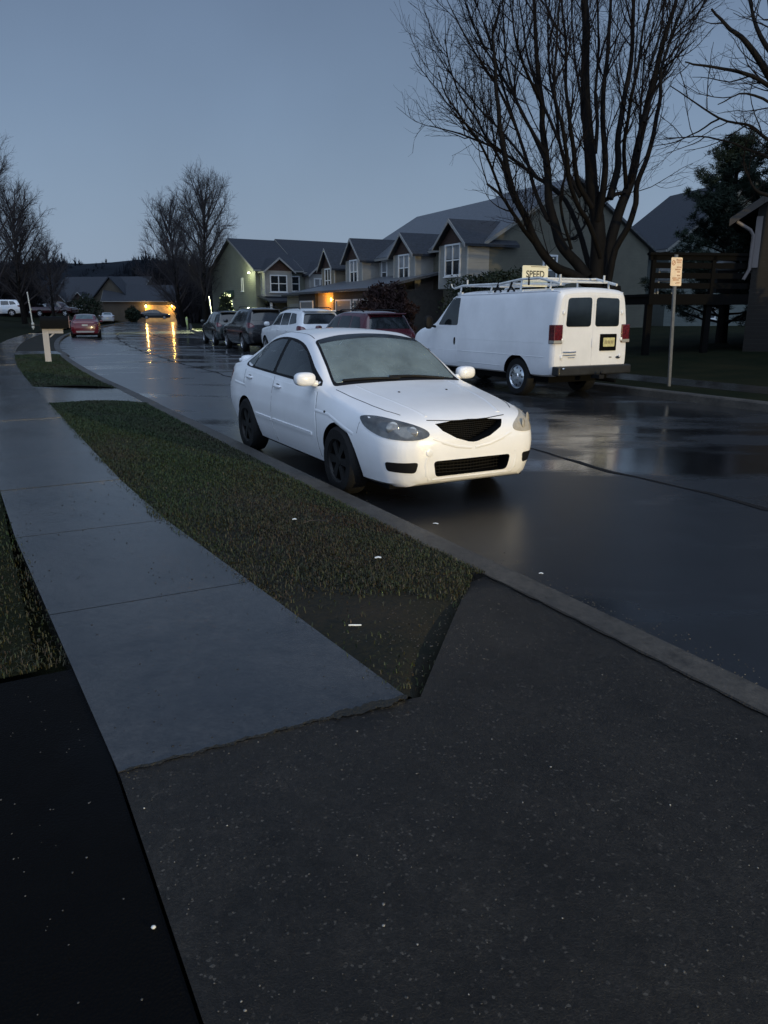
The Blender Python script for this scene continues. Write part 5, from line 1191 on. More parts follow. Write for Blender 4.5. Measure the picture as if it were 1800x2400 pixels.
def deck():
    t = thing('deck', 'dark raised timber deck on tall posts behind the parking sign', 'deck', (8.2, 24.6, 0), R(8))
    md = mat('dark wet timber', (.0022, .002, .0018), .8, var=.3, vs=5, stretch=(1, 1, 8), spec=.12); W2, D2 = 6.2, 3.4
    b = MB(); b.box(0, 0, 2.08, W2, D2, 2.16)
    for i in range(9): b.box(.05+i*(W2-.2)/8, .06, 1.86, .11+i*(W2-.2)/8, D2-.06, 2.077)
    b.box(-.02, -.045, 1.84, W2+.02, -.003, 2.15); b.build('floor', md, t)
    for x in (.08, 2.05, 4.0, 6.0):
        b = MB(); b.box(x-.09, .05, -.2, x+.09, .23, 1.838); b.build('post', md, t)
        b = MB(); b.box(x-.06, .0, 2.163, x+.06, .12, 3.30); b.build('rail_post', md, t)
    b = MB(); b.box(-.1, -.06, 3.303, W2+.1, .16, 3.38); b.box(-.06, .0, 3.16, W2+.06, .10, 3.296); b.build('top_rail', md, t)
    b = MB()
    for z in (2.32, 2.62, 2.92): b.box(0, .03, z, W2, .075, z+.17)
    b.build('rail_board', md, t)
    b = MB()
    for i in range(7): b.tube([(W2+.3+i*.28, -.1, 2.1-i*.30), (W2+.3+i*.28, 1.0, 2.1-i*.30)], .05, 4)
    b.build('stair_tread', md, t)
    o = thing('deck_chair', 'pale chair back showing behind the deck rail', 'chair', (8.2+1.0, 24.6+1.5, 2.17), R(170))
    mc = mat('pale chair frame', (.20, .21, .22), .5); b = MB(); b.box(-.3, -.3, .40, .3, .3, .45); b.build('seat', mc, o)
    b = MB(); b.box(-.3, .28, .46, .3, .33, .58); b.box(-.3, .28, .72, .3, .33, .92); b.build('backrest', mc, o)
    for x, y in ((-.27, -.27), (.27, -.27), (-.27, .27), (.27, .27)): b = MB(); b.box(x-.025, y-.025, 0, x+.025, y+.025, .397 if y < 0 else .92); b.build('leg', mc, o)
    o = thing('grill', 'grey covered grill behind the deck rail near the sign', 'grill', (8.2+2.9, 24.6+1.6, 2.17), R(8))
    b = MB(); b.box(-.35, -.25, .05, .35, .25, .75); b.build('cabinet', m_black, o); b = MB(); b.ell((0, 0, .85), .42, .27, .20, .7, 16); b.build('hood', mat('dull steel', (.16, .17, .18), .4, metal=.5), o, smooth=60)
deck()
# far houses
m_far = mat('dull tan siding', (.070, .058, .042), .7, lap=.18, var=.15, vs=.6)
fh = thing('house', 'dim tan gabled house at the far end of the road behind the red sedan', 'house', (-46.6, 137, -1.2), R(-10+180))
gable_unit(fh, -4, 12, 12, 4.6, 8.6, m_far, m_shingle2, ends=(.3, .3))
b = MB(); b.prism([(-5.5, 2.5, -.3), (3.5, 2.5, -.3), (3.5, 2.5, 3.6), (-1, 2.5, 8.2), (-5.5, 2.5, 3.6)], (0, -3, 0)); b.build('front_gable', m_far, fh)
b = MB(); b.prism([(-6.0, 2.9, 3.1), (-1, 2.9, 8.25), (4.0, 2.9, 3.1), (4.0, 2.9, 3.3), (-1, 2.9, 8.5), (-6, 2.9, 3.3)], (0, -4, 0)); b.build('gable_roof', m_shingle2, fh)
for x in (6.0, 10.0):
    bay(fh, x, 1.3, .8, 2.8, 4.6, 5.9, m_far, m_shingle2, (1.2, 1.0), 3.7)
window(fh, (-2.3, 2.5, 3.75), (-1, 0, 0), (0, 0, 1), 1.6, 1.2, m_lit, sill=False)
lamp('window_light', (-2.3, 3.6, 3.7), 18, (1, .68, .25), .3, fh)
gl_ = thing('house', 'low house with yellow lit garage front at the end of the road', 'house', (-37.6, 133, 0), R(190))
gable_unit(gl_, -5, 9, 10, 3.3, 5.8, m_far, m_shingle2, ends=(.3, .3))
b = MB(); b.box(-2.6, .0, -.2, 2.4, .06, 2.6); b.build('garage_door', mat('lit garage door', (.55, .36, .14), .5, lap=.5, var=.2, vs=2), gl_)
for x, pw in ((2.2, 170), (-2.0, 150)):
    b = MB(); b.ell((x, .30, 2.45), .14, .14, .20, .8, 10); b.build('wall_lamp', mat('bright wall lamp', (1, .8, .4), .5, emit=14, ecol=(1, .72, .28)), gl_, smooth=60)
    lamp('garage_light', (x, .8, 2.3), pw, (1, .55, .12), .12, gl_)
fh2 = plain_house('house', 'dark grey roofed house half hidden by bare trees at far left', (-58, 118, .8), R(165), 16, 10, 3.0, 6.2, m_dkwall, m_shingle2, ((4, 1.7, 1.4, 1.0, m_pane), (10, 1.7, 1.4, 1.0, m_pane)))

# ------------------------------------------------------------------ street furniture
def mailbox():
    p = P(25.9, 2.0, .14); t = thing('mailbox', 'dark mailbox on a cream wooden post in the grass strip', 'mailbox', p, ANG-R(6))
    mw = mat('cream painted post', (.50, .45, .39), .6, var=.08, vs=5, stretch=(1, 1, .3))
    b = MB(); b.box(-.085, -.085, -.1, .085, .085, .985); b.build('post', mw, t)
    b = MB(); b.box(.088, -.07, .85, .50, .07, .985); b.prism([(.088, -.05, .74), (.14, -.05, .74), (.26, -.05, .847), (.20, -.05, .847)], (0, .10, 0)); b.build('arm', mw, t)
    b = MB(); b.box(-.16, -.15, .988, .62, .15, 1.01); b.build('base_board', m_black, t)
    b = MB(); pr = [(-.16, 1.013), (.16, 1.013), (.16, 1.21)]+[(.16*math.cos(math.pi*i/10), 1.21+.14*math.sin(math.pi*i/10)) for i in range(1, 10)]+[(-.16, 1.21)]
    b.prism([(-.12, y, z) for y, z in pr], (.80, 0, 0)); bx = b.build('box', mat('dark mailbox metal', (.003, .003, .003), .6, spec=.1), t, smooth=30)
    b = MB(); b.prism([(.682, y*1.03, 1.013+(z-1.013)*1.03) for y, z in pr], (.02, 0, 0)); b.build('lid', mat('rusty mailbox door', (.22, .12, .09), .5, var=.3, vs=12), bx, smooth=30)
    b = MB(); b.box(-.42, -.12, 1.08, -.123, .12, 1.11); b.box(-.42, -.12, 1.113, -.40, .12, 1.17); b.build('paper_holder', m_black, t)
mailbox()
def street_sign():
    p = P(11.34, 12.68, .145); t = thing('street_sign', 'small orange lit no parking plate on a leaning grey steel pole at the right verge', 'sign', p, math.pi/2+ANG)
    t.rotation_euler = (R(-.5), R(2.2), math.pi/2+ANG)
    mp_ = mat('galvanised pole', (.16, .16, .155), .45, metal=.5, var=.15, vs=9)
    b = MB(); b.prism([(-.03, -.035, -.15), (.0, -.035, -.15), (.0, -.014, -.15), (.024, -.012, -.15), (.024, .012, -.15), (.0, .014, -.15), (.0, .035, -.15), (-.03, .035, -.15)][:], (0, 0, 2.74)); b.build('pole', mp_, t)
    z0 = 1.99; b = MB(); b.prism([(-.034, q.x, q.y) for q in round_poly([(-.155, z0, 0), (.155, z0, 0), (.155, z0+.545, 0), (-.155, z0+.545, 0)], .03)], (-.004, 0, 0)); pl = b.build('sign_plate', mat('reflective sign sheet', (.80, .62, .42), .4, var=.10, vs=7), t)
    mr_ = mat('worn red sign print', (.42, .17, .07), .5, var=.25, vs=14)
    b = MB(); x = -.0385
    def bar(y0, z1, y1, z2): b.box(x-.0008, y0, z0+z1, x, y1, z0+z2)
    # ring with slash, arrow and worn rows of letters, too blurred to read
    c = (.085, .44); rr = .05; k = 20
    ring = [(x, c[0]+(rr if i % 2 == 0 else rr*.68)*math.cos(2*math.pi*(i//2)/k), z0+c[1]+(rr if i % 2 == 0 else rr*.68)*math.sin(2*math.pi*(i//2)/k)) for i in range(2*k)]
    b.add(ring, [(2*i, (2*i+2) % (2*k), (2*i+3) % (2*k), 2*i+1) for i in range(k)])
    b.prism([(x, c[0]-.04, z0+c[1]+.028), (x, c[0]-.028, z0+c[1]+.04), (x, c[0]+.04, z0+c[1]-.028), (x, c[0]+.028, z0+c[1]-.04)], (-.0008, 0, 0))
    for row, ys in ((.495, (-.13, .02)), (.455, (-.12, .01)), (.36, (-.13, -.0)), (.315, (-.11, .02)), (.27, (-.10, -.03)), (.20, (-.11, -.04)), (.15, (-.12, -.05)), (.15, (-.02, .10)), (.115, (-.08, .09)), (.06, (-.1, -.03))):
        y = ys[0]
        while y < ys[1]: w2 = rnd.uniform(.012, .026); bar(y, row-.013, y+w2, row+.013); y += w2+.010
    b.build('lettering', mr_, pl)
    b = MB(); 
    for z in (z0+.05, z0+.51): b.ell((-.039, 0, z), .004, .010, .010, 1, 10)
    b.build('bolt', mp_, pl, smooth=60)
street_sign()
def marker(label, u, v, Y, h, lean, m, glow=False, cat='pole'):
    q = at(u, v, Y); t = thing('marker_pole', label, cat, q, 0); b = MB(); b.tube([(0, 0, -.4), (-lean*.5, 0, h*.5), (-lean, 0, h)], .045, 8); b.build('pole', m, t, smooth=60)
    b = MB(); b.lathe([(.05, h-.02), (.06, h), (.02, h+.06), (.001, h+.065)], 'Z', 10, (-lean, 0, 0)); b.build('cap', m, t, smooth=50)
    b = MB(); b.lathe([(.10, -.3), (.10, .06), (.05, .10)], 'Z', 10); b.build('foot', m, t, smooth=40)
m_pole = mat('cream pole', (.60, .58, .50), .5)
marker('thin cream marker pole on the left lawn', 77, 759, 58, 2.2, .15, m_pole)
marker('thin cream marker pole on the lit lawn before the floodlit end wall', 498, 752, 68, 2.0, .2, m_pole, True)
q = at(438, 757, 97); t = thing('utility_post', 'short yellow green utility post on the lit lawn', 'post', q, 0); b = MB(); b.lathe([(.0, -.4), (.14, -.4), (.14, .55), (.12, .68), (.001, .75)], 'Z', 14); b.build('shaft', mat('yellow green post', (.50, .58, .20), .5), t, smooth=50); b = MB(); b.lathe([(.145, .40), (.15, .42), (.15, .48), (.145, .50)], 'Z', 14); b.build('band', m_pole, t)
# pale edging stones in the right yard
for i in range(11):
    q = P(8.2-.0*i+(i-5)*.27, 16.6+.04*math.sin(i), 0); b = MB(); b.ell((0, 0, .03), rnd.uniform(.07, .13), rnd.uniform(.05, .08), rnd.uniform(.03, .06), .9, 10, 0, Matrix.Rotation(rnd.uniform(-.3, .3), 3, 'Z'))
    o = b.build('edging_stone', mat('pale edging stone', (.30, .29, .28), .7, var=.3, vs=20), smooth=60); o.location = Vector((q.x, q.y, rl_z(8, 16.6)))
    tag(o, 'small pale stone in the broken edging row in the right yard', 'stone', 'edging stones in the right yard')
# the street lamp across the road that lights van, sign and bumper
def street_lamp():
    p = P(-24.0, 12.3, .15); t = thing('street_lamp', 'short street lamp with a glowing amber head on the right verge behind the viewer', 'street lamp', p, ANG)
    mp_ = mat('lamp post steel', (.10, .10, .10), .45, metal=.6)
    b = MB(); b.lathe([(.14, -.1), (.14, .25), (.08, .35), (.06, 2), (.05, 4.6)], 'Z', 14); b.build('post', mp_, t, smooth=50)
    b = MB(); b.tube([(0, 0, 4.45), (-.2, 0, 4.62), (-.75, 0, 4.64)], .03, 8); b.ell((-.85, 0, 4.62), .30, .14, .08, .8, 14); hd2 = b.build('lamp_head', mp_, t, smooth=50)
    b = MB(); b.ell((-.85, 0, 4.555), .20, .10, .05, .9, 14); b.build('lens', mat('amber lamp lens', (1, .7, .35), .4, emit=12, ecol=(1, .68, .28)), hd2, smooth=60)
    lamp('lamp_light', (-.85, 0, 4.35), 31000, (1.0, .77, .36), .15, t)
street_lamp()
# ------------------------------------------------------------------ trees and shrubs
m_bark = mat('wet dark bark', (.0055, .0048, .0045), .8, spec=.15, var=.35, vs=6, bump=.6, bs=22, stretch=(1, 1, .25))
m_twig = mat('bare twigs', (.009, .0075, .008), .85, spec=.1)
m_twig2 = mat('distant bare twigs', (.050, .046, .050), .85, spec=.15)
class Sk:
    """collects tapered limbs as polylines; build() sweeps them into one mesh"""
    def __init__(s): s.L = []
    def add(s, pts, rad): s.L.append((np.asarray(pts, float), np.asarray(rad, float)))
    def build(s, name, m, parent, k=5):
        V = []; Fc = []; o = 0; ang = np.arange(k)*2*np.pi/k; ca, sa = np.cos(ang), np.sin(ang)
        for p, r in s.L:
            n = len(p); t = np.gradient(p, axis=0); t /= np.linalg.norm(t, axis=1, keepdims=True)+1e-9
            ref = np.array([0., 0, 1]) if abs(t[0, 2]) < .8 else np.array([1., 0, 0])
            a = np.cross(t, ref); a /= np.linalg.norm(a, axis=1, keepdims=True)+1e-9; b = np.cross(t, a)
            ring = p[:, None]+r[:, None, None]*(a[:, None]*ca[None, :, None]+b[:, None]*sa[None, :, None])
            V.append(ring.reshape(-1, 3)); i = np.arange(n-1)[:, None]*k; j = np.arange(k)[None]; jn = (j+1) % k
            Fc.append(np.stack([i+j, i+jn, i+k+jn, i+k+j], -1).reshape(-1, 4)+o); o += n*k
        return npmesh(name, np.concatenate(V), np.concatenate(Fc), 4, m, parent, smooth=True)
def limb(g, p, d, ln, r0, r1, n, wig, trop):
    pts = [np.array(p, float)]; d = np.array(d, float); d /= np.linalg.norm(d); st = ln/n
    for i in range(n):
        d = d+g.normal(0, wig, 3)+np.array([0, 0, trop]); d /= np.linalg.norm(d); pts.append(pts[-1]+d*st)
    return np.array(pts), np.linspace(r0, r1, n+1)
def side(g, t, ang):
    v = g.normal(size=3); v -= t*np.dot(v, t); v /= np.linalg.norm(v)+1e-9
    return t*math.cos(ang)+v*math.sin(ang)
def spawn(g, pts, rad, lev, P_, out):
    """recursive twigs along a limb"""
    if lev >= len(P_): return
    q = P_[lev]; seg = np.linalg.norm(np.diff(pts, axis=0), axis=1); ln = seg.sum(); cum = np.concatenate([[0], np.cumsum(seg)])/ln
    N = max(1, int(q['per_m']*ln*(1-q['from'])+g.random())) if 'per_m' in q else q['n']
    for f in np.sort(g.uniform(q['from'], 1.0, N)):
        i = min(len(pts)-2, np.searchsorted(cum, f)-1); u = (f-cum[i])/(cum[i+1]-cum[i]+1e-9)
        p = pts[i]*(1-u)+pts[i+1]*u; r = (rad[i]*(1-u)+rad[i+1]*u); t = pts[i+1]-pts[i]; t /= np.linalg.norm(t)+1e-9
        L_ = q['len']*g.uniform(.6, 1.25)*(1-.35*f); r0 = max(q['rmin'], min(r*.7, q['r0']*g.uniform(.7, 1.2)))
        pp, rr = limb(g, p, side(g, t, R(g.uniform(*q['ang']))), L_, r0, q['rmin'], q['seg'], q['wig'], q['trop'])
        out[lev].add(pp, rr); spawn(g, pp, rr, lev+1, P_, out)

# --- the big vase shaped tree behind the van: main stems follow the photograph, standing at 22 m
def big_tree():
    B = Vector((6.1, 22.0, .2)); t = thing('bare_tree', 'large bare many stemmed tree rising behind the white van', 'tree', B)
    g = np.random.default_rng(21); S = 1.9518
    # (stem pixels in a zoomed view of the photograph, start radius, end radius, depth drift)
    st = [
     ([(840,1300),(770,1262),(700,1235),(640,1180),(590,1100),(560,1010),(515,935),(485,850),(455,720),(430,560),(420,430),(412,300),(400,120)], .17,.035,-1.2),
     ([(600,1125),(545,1050),(490,975),(440,890),(372,840)], .075,.03,-1.8),
     ([(440,890),(390,750),(340,640),(270,560),(190,440),(150,330)], .045,.014,-2.4),
     ([(500,930),(440,740),(380,640),(320,540),(250,430),(200,300),(180,180)], .05,.014,-.6),
     ([(835,1270),(790,1210),(720,1140),(690,1060),(662,960),(655,880),(650,760),(630,620),(625,480),(610,350),(598,200),(590,20)], .19,.05,.8),
     ([(655,1010),(600,900),(560,760),(520,620),(470,480),(430,330),(390,190),(340,60)], .075,.02,1.6),
     ([(640,700),(570,590),(510,470),(470,330),(450,180),(445,20)], .06,.02,.3),
     ([(850,1250),(810,1110),(750,950),(700,870),(600,815),(520,750),(440,690),(330,640),(220,600),(110,575)], .10,.016,2.2),
     ([(610,820),(520,700),(440,600),(360,520),(270,420),(190,320),(130,230)], .05,.012,2.6),
     ([(870,1330),(880,1200),(885,1080),(872,950),(852,850),(850,700),(830,540),(820,400),(828,200),(820,0)], .27,.10,.2),
     ([(855,950),(790,840),(770,740),(760,640),(745,520),(738,400),(735,200),(715,0)], .09,.03,-1.0),
     ([(800,900),(740,780),(700,640),(690,500),(660,350),(650,180),(660,0)], .07,.022,1.2),
     ([(880,1010),(905,880),(915,760),(905,600),(905,430),(930,200),(940,0)], .12,.04,-.7),
     ([(868,700),(880,560),(868,420),(885,250),(880,60)], .07,.03,1.0),
     ([(905,1290),(930,1130),(975,980),(1030,840),(1060,690),(1100,530),(1140,350),(1175,200),(1235,20)], .20,.06,1.4),
     ([(925,1310),(960,1130),(1020,1040),(1055,930),(1062,840),(1110,720),(1140,580),(1168,440),(1165,330),(1205,190),(1260,60)], .11,.03,-.9),
     ([(935,910),(975,760),(975,620),(1010,420),(1040,220),(1045,0)], .12,.05,.5),
     ([(1010,860),(1000,700),(1010,560),(1050,380),(1080,200),(1110,20)], .07,.025,-1.6),
     ([(895,1180),(845,1020),(800,960),(750,840),(735,700),(715,560),(680,420),(690,250),(700,60)], .085,.025,-2.0),
     ([(1090,560),(1130,430),(1200,320),(1270,200),(1340,60)], .05,.014,2.0),
     ([(1065,690),(1075,540),(1080,400),(1105,220),(1150,40)], .05,.02,2.4),
     ([(905,920),(960,890),(1015,880),(1040,800)], .075,.05,.6),
     ([(760,1140),(720,1000),(700,900),(745,760)], .055,.03,-.4),
     ([(840,500),(790,400),(770,250),(760,60)], .05,.02,1.8),
     ([(520,620),(440,420),(330,260),(250,120),(200,20)], .045,.012,-.8), ([(650,760),(560,560),(480,400),(380,250),(300,100),(270,0)], .055,.014,1.2),
     ([(625,480),(540,300),(500,150),(480,20)], .05,.018,-1.4), ([(700,640),(620,450),(560,280),(540,120),(520,0)], .05,.018,.7), ([(440,690),(320,600),(220,530),(140,460)], .030,.008,-1.8),
     ([(1160,330),(1240,260),(1330,180)], .035,.012,-.9), ([(1120,300),(1160,180),(1180,40)], .05,.02,.9),
     ([(700,1100),(780,1090),(840,1000),(870,900)], .05,.03,2.0),
    ]
    trunk = Sk(); trunk.add([(B.x-.05, B.y, -.3), (B.x-.02, B.y, .3), (B.x+.02, B.y, 1.0), (B.x+.03, B.y, 1.7), (B.x, B.y, 2.3)], [.70, .58, .52, .50, .40])
    lv = [Sk(), Sk(), Sk(), Sk()]
    PP = [dict(per_m=2.5, **{'from': .16}, len=2.0, r0=.020, rmin=.0055, ang=(18, 46), seg=7, wig=.10, trop=.13),
          dict(per_m=4.3, **{'from': .12}, len=.95, r0=.009, rmin=.0038, ang=(22, 55), seg=5, wig=.13, trop=.09),
          dict(per_m=5.0, **{'from': .12}, len=.5, r0=.0042, rmin=.0026, ang=(25, 60), seg=3, wig=.14, trop=.05)]
    for px, r0, r1, dy in st:
        r0 *= .84; r1 *= .85; n = len(px); pts = []
        for i, (a, b) in enumerate(px):
            f = i/(n-1); pts.append(at(950+a/S, b/S, 22.0+dy*min(1, f*1.6)+(0 if r0 > .1 else dy*.25)))
        # refine with wiggle
        fine = []; 
        for i in range(n-1):
            for k in range(3): fine.append(np.array(pts[i].lerp(pts[i+1], k/3))+g.normal(0, .018 if i else 0, 3))
        fine.append(np.array(pts[-1])); fine = np.array(fine); fine[1:-1] = .25*fine[:-2]+.5*fine[1:-1]+.25*fine[2:]
        if px[-1][1] < 70:    # goes on above the frame
            d = fine[-1]-fine[-4]; e, _ = limb(g, fine[-1], d, g.uniform(2.2, 3.4), r1, .01, 8, .06, .03); fine = np.concatenate([fine, e[1:]])
            rad = np.concatenate([np.linspace(r0, r1, len(fine)-8), np.linspace(r1, .01, 9)[1:]])
        else: rad = np.linspace(r0, r1, len(fine))
        one = Sk(); one.add(fine, rad*(1+.06*g.normal(size=len(rad)))); 
        (trunk if r0 > .09 else lv[0]).add(fine, rad)
        spawn(g, fine, rad, 0, PP, lv[1:])
    trunk.build('trunk', m_bark, t, 10)
    lv[0].build('limbs', m_bark, t, 7)
    cr = lv[1].build('crown', m_twig, t, 4); lv[2].build('branches', m_twig, cr, 3); lv[3].build('twigs', m_twig, cr, 3)
    for o in [c for c in t.children_recursive]:
        o.data.transform(Matrix.Translation(-B))
    return t
big_tree()
def right_tree():
    B = Vector((13.2, 17.5, .2)); t = thing('bare_tree', 'bare tree reaching in from the right edge beside the evergreen', 'tree', B); g = np.random.default_rng(5); S = 1.9518
    st = [([(1900,700),(1800,520),(1659,335),(1600,240),(1540,170),(1470,110),(1400,40)], .10,.02,0), ([(1800,520),(1740,330),(1640,200),(1590,90),(1560,-60)], .08,.02,1),
          ([(1900,760),(1780,480),(1660,385),(1560,335),(1450,312),(1330,300),(1280,283)], .06,.012,-1), ([(1950,760),(1760,600),(1659,655),(1600,590),(1560,570),(1430,540),(1330,468),(1210,392)], .05,.010,.5),
          ([(1900,800),(1760,760),(1659,722),(1600,688),(1480,650),(1340,622),(1180,632)], .045,.010,1.2), ([(1900,800),(1740,540),(1640,450),(1530,430),(1430,478)], .04,.010,-.6),
          ([(1880,700),(1760,380),(1700,200),(1660,40),(1640,-80)], .07,.02,-1), ([(1950,900),(1780,900),(1659,890),(1600,870),(1560,800),(1545,720)], .06,.015,.3), ([(1430,540),(1340,600),(1230,660),(1120,672)], .02,.007,.8)]
    tr = Sk(); tr.add([(B.x, B.y, -.3), (B.x-.05, B.y, 1.5), (B.x-.1, B.y, 3), (B.x, B.y, 5), (B.x+.1, B.y, 8), (B.x+.1, B.y, 12)], [.42, .32, .28, .24, .15, .03]); lv = [Sk(), Sk(), Sk(), Sk()]
    PP = [dict(per_m=2.0, **{'from': .15}, len=1.5, r0=.016, rmin=.005, ang=(22, 55), seg=6, wig=.11, trop=.05), dict(per_m=3.6, **{'from': .12}, len=.7, r0=.007, rmin=.0035, ang=(25, 60), seg=5, wig=.14, trop=.04), dict(per_m=4.0, **{'from': .2}, len=.32, r0=.004, rmin=.0025, ang=(25, 60), seg=3, wig=.14, trop=.02)]
    for px, r0, r1, dy in st:
        pts = [np.array(at(950+a/S, b/S, 17.5+dy*i/(len(px)-1))) for i, (a, b) in enumerate(px)]
        pts[0] = np.array((B.x-.05, B.y, max(2.0, min(7, pts[0][2])))) if px[0][0] >= 1880 else pts[0]
        fine = []
        for i in range(len(pts)-1):
            for k in range(3): fine.append(pts[i]*(1-k/3)+pts[i+1]*k/3+g.normal(0, .02, 3))
        fine.append(pts[-1]); fine = np.array(fine); fine[1:-1] = .25*fine[:-2]+.5*fine[1:-1]+.25*fine[2:]; rad = np.linspace(r0, r1, len(fine)); lv[0].add(fine, rad); spawn(g, fine, rad, 0, PP, lv[1:])
    for q in range(14):
        a = g.uniform(-1.2, 2.2); z = g.uniform(4, 10); pp, rr = limb(g, (B.x, B.y, z), (math.cos(a), math.sin(a), .9), g.uniform(2.5, 4.5), .06, .012, 9, .08, .05); lv[0].add(pp, rr); spawn(g, pp, rr, 0, PP[:2], lv[1:])
    tr.build('trunk', m_bark, t, 10); lv[0].build('limbs', m_bark, t, 6); cr = lv[1].build('crown', m_twig, t, 4); lv[2].build('branches', m_twig, cr, 3); lv[3].build('twigs', m_twig, cr, 3)
    for o in t.children_recursive: o.data.transform(Matrix.Translation(-B))
right_tree()
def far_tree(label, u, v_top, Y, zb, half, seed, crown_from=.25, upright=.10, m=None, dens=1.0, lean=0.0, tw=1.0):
    q = at(u, 700, Y); g = np.random.default_rng(seed); H = at(u, v_top, Y).z-zb; t = thing('bare_tree', label, 'tree', (q.x, q.y, zb)); m = m or m_twig2
    tr = Sk(); pts, rad = limb(g, (0, 0, -.4), (lean, 0, 1), H*.88, H*.024, .02, 12, .03, .06); tr.add(pts, rad); lv = [Sk(), Sk(), Sk()]
    pw = Y/75*tw
    PP = [dict(per_m=5.5*dens, **{'from': .10}, len=H*.125, r0=.018*pw, rmin=.0075*pw, ang=(20, 50), seg=5, wig=.11, trop=.06), dict(per_m=8.5*dens, **{'from': .12}, len=H*.06, r0=.008*pw, rmin=.0052*pw, ang=(20, 55), seg=3, wig=.12, trop=.06)]
    for k in range(int(34*dens)):
        f = crown_from+(.97-crown_from)*(k/(34*dens)); i = f*12; j = int(i); p = pts[j]*(1-(i-j))+pts[min(12, j+1)]*(i-j); a = k*2.4+g.normal(0, .3)
        e = math.radians(32+34*f+g.uniform(-8, 8)); ln = min(H*.46, half*1.02/math.cos(e))*max(.10, 1-((f-.26)/.76)**2)**.5*g.uniform(.86, 1.04)
        pp, rr = limb(g, p, (math.cos(a)*math.cos(e), math.sin(a)*math.cos(e), math.sin(e)), ln, H*.0070, .011*pw, 9, .05, .045); lv[0].add(pp, rr); spawn(g, pp, rr, 0, PP, lv[1:])
    tr.build('trunk', m_bark, t, 8); cr = lv[0].build('crown', m, t, 5); lv[1].build('branches', m, cr, 3); lv[2].build('twigs', m, cr, 3)
    return t
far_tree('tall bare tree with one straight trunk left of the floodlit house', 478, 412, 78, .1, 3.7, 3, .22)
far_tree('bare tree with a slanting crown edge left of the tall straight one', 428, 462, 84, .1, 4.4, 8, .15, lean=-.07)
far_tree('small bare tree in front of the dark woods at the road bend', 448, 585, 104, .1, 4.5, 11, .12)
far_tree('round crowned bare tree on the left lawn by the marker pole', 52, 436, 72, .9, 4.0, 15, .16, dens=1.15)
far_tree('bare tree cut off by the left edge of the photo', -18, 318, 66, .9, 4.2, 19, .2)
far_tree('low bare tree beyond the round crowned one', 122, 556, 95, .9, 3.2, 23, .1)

def leafball(name, parent, N, c, rx, ry, rz, size, seed, m, shell=.55, shape=None):
    g = np.random.default_rng(seed); v = g.normal(size=(N, 3)); v /= np.linalg.norm(v, axis=1, keepdims=True); rr = g.uniform(shell, 1.0, N)**.8
    lump = 1+.16*np.sin(v[:, 0]*5+seed)*np.sin(v[:, 1]*6+1.3*seed)+.10*np.sin(v[:, 2]*9+seed)
    p = v*(rr*lump)[:, None]*np.array([rx, ry, rz])
    if shape is not None: p = shape(p)
    p = p+np.array(c); a = g.normal(size=(N, 3)); a /= np.linalg.norm(a, axis=1, keepdims=True); b = np.cross(a, g.normal(size=(N, 3))); b /= np.linalg.norm(b, axis=1, keepdims=True)+1e-9
    s = size*g.uniform(.5, 1.3, N)[:, None]; V = np.stack([p-a*s*.5-b*s*.22, p-a*s*.5+b*s*.22, p+a*s*.7], 1).reshape(-1, 3); i = np.arange(N)*3
    return npmesh(name, V, np.stack([i, i+1, i+2], 1), 3, m, parent)
def shrub(label, loc, rx, ry, rz, N, size, seed, m, cz=None, cat='shrub', name='shrub', shape=None, shell=.5):
    t = thing(name, label, cat, loc); g = np.random.default_rng(seed); k = Sk(); cz = rz if cz is None else cz
    for i in range(9): pp, rr = limb(g, (g.normal(0, .06), g.normal(0, .06), -.2), (g.normal(0, .35), g.normal(0, .35), 1), cz*1.25, .03, .008, 6, .08, .03); k.add(pp, rr)
    k.build('stems', m_bark, t, 5); leafball('foliage', t, N, (0, 0, cz), rx, ry, rz, size, seed, m, shell, shape); return t
m_ever = mat('evergreen needles', (.010, .018, .013), .7, spec=.25, base2=(.020, .034, .022), vs=.8)
m_burg = mat('dark bare shrub twigs', (.022, .011, .011), .8, spec=.2, base2=(.034, .020, .018), vs=2)
m_hedge = mat('dark evergreen shrub', (.012, .020, .012), .75, spec=.2, base2=(.022, .030, .016), vs=2)
q = at(905, 800, 36); shrub('round dark burgundy shrub before the garage wall of the olive row', (q.x, q.y, .1), 1.35, 1.3, 1.3, 9000, .20, 31, m_burg, 1.35)
cone = lambda p: p*np.array([1, 1, 1])*np.stack([1-.35*np.clip(p[:, 2]/1.4, -1, 1)]*2+[np.ones(len(p))], 1)
q = at(532, 760, 68.5); shrub('pointed dark evergreen shrub against the floodlit end wall', (q.x, q.y, 0), .75, .75, 1.6, 4000, .22, 33, m_hedge, 1.55, shape=cone)
q = at(628, 755, 72); shrub('pointed evergreen shrub by the porch of the pale green row', (q.x, q.y, 0), .8, .8, 1.5, 3500, .22, 35, m_hedge, 1.45, shape=cone)
q = at(690, 755, 76); shrub('low dark shrub under the second bay of the pale green row', (q.x, q.y, 0), 1.6, 1.0, .8, 3000, .22, 37, m_hedge, .8)
m_gold = mat('dry ornamental foliage', (.030, .034, .012), .75, spec=.2, base2=(.075, .062, .028), vs=3)
q = P(9.6, 17.9); shrub('straw coloured ornamental bush under the evergreen in the right yard', (q.x, q.y, .25), .75, .7, .85, 3500, .16, 41, m_gold, .75)
q = P(8.3, 19.3); shrub('dark bush beside the ornamental bush at the right edge', (q.x, q.y, .3), 1.2, 1.1, 1.3, 6000, .16, 43, m_hedge, 1.2)
q = P(7.2, 18.0); shrub('brown leafless bush at the right edge of the yard', (q.x, q.y, .25), 1.1, 1.0, .75, 3500, .14, 45, m_burg, .7)
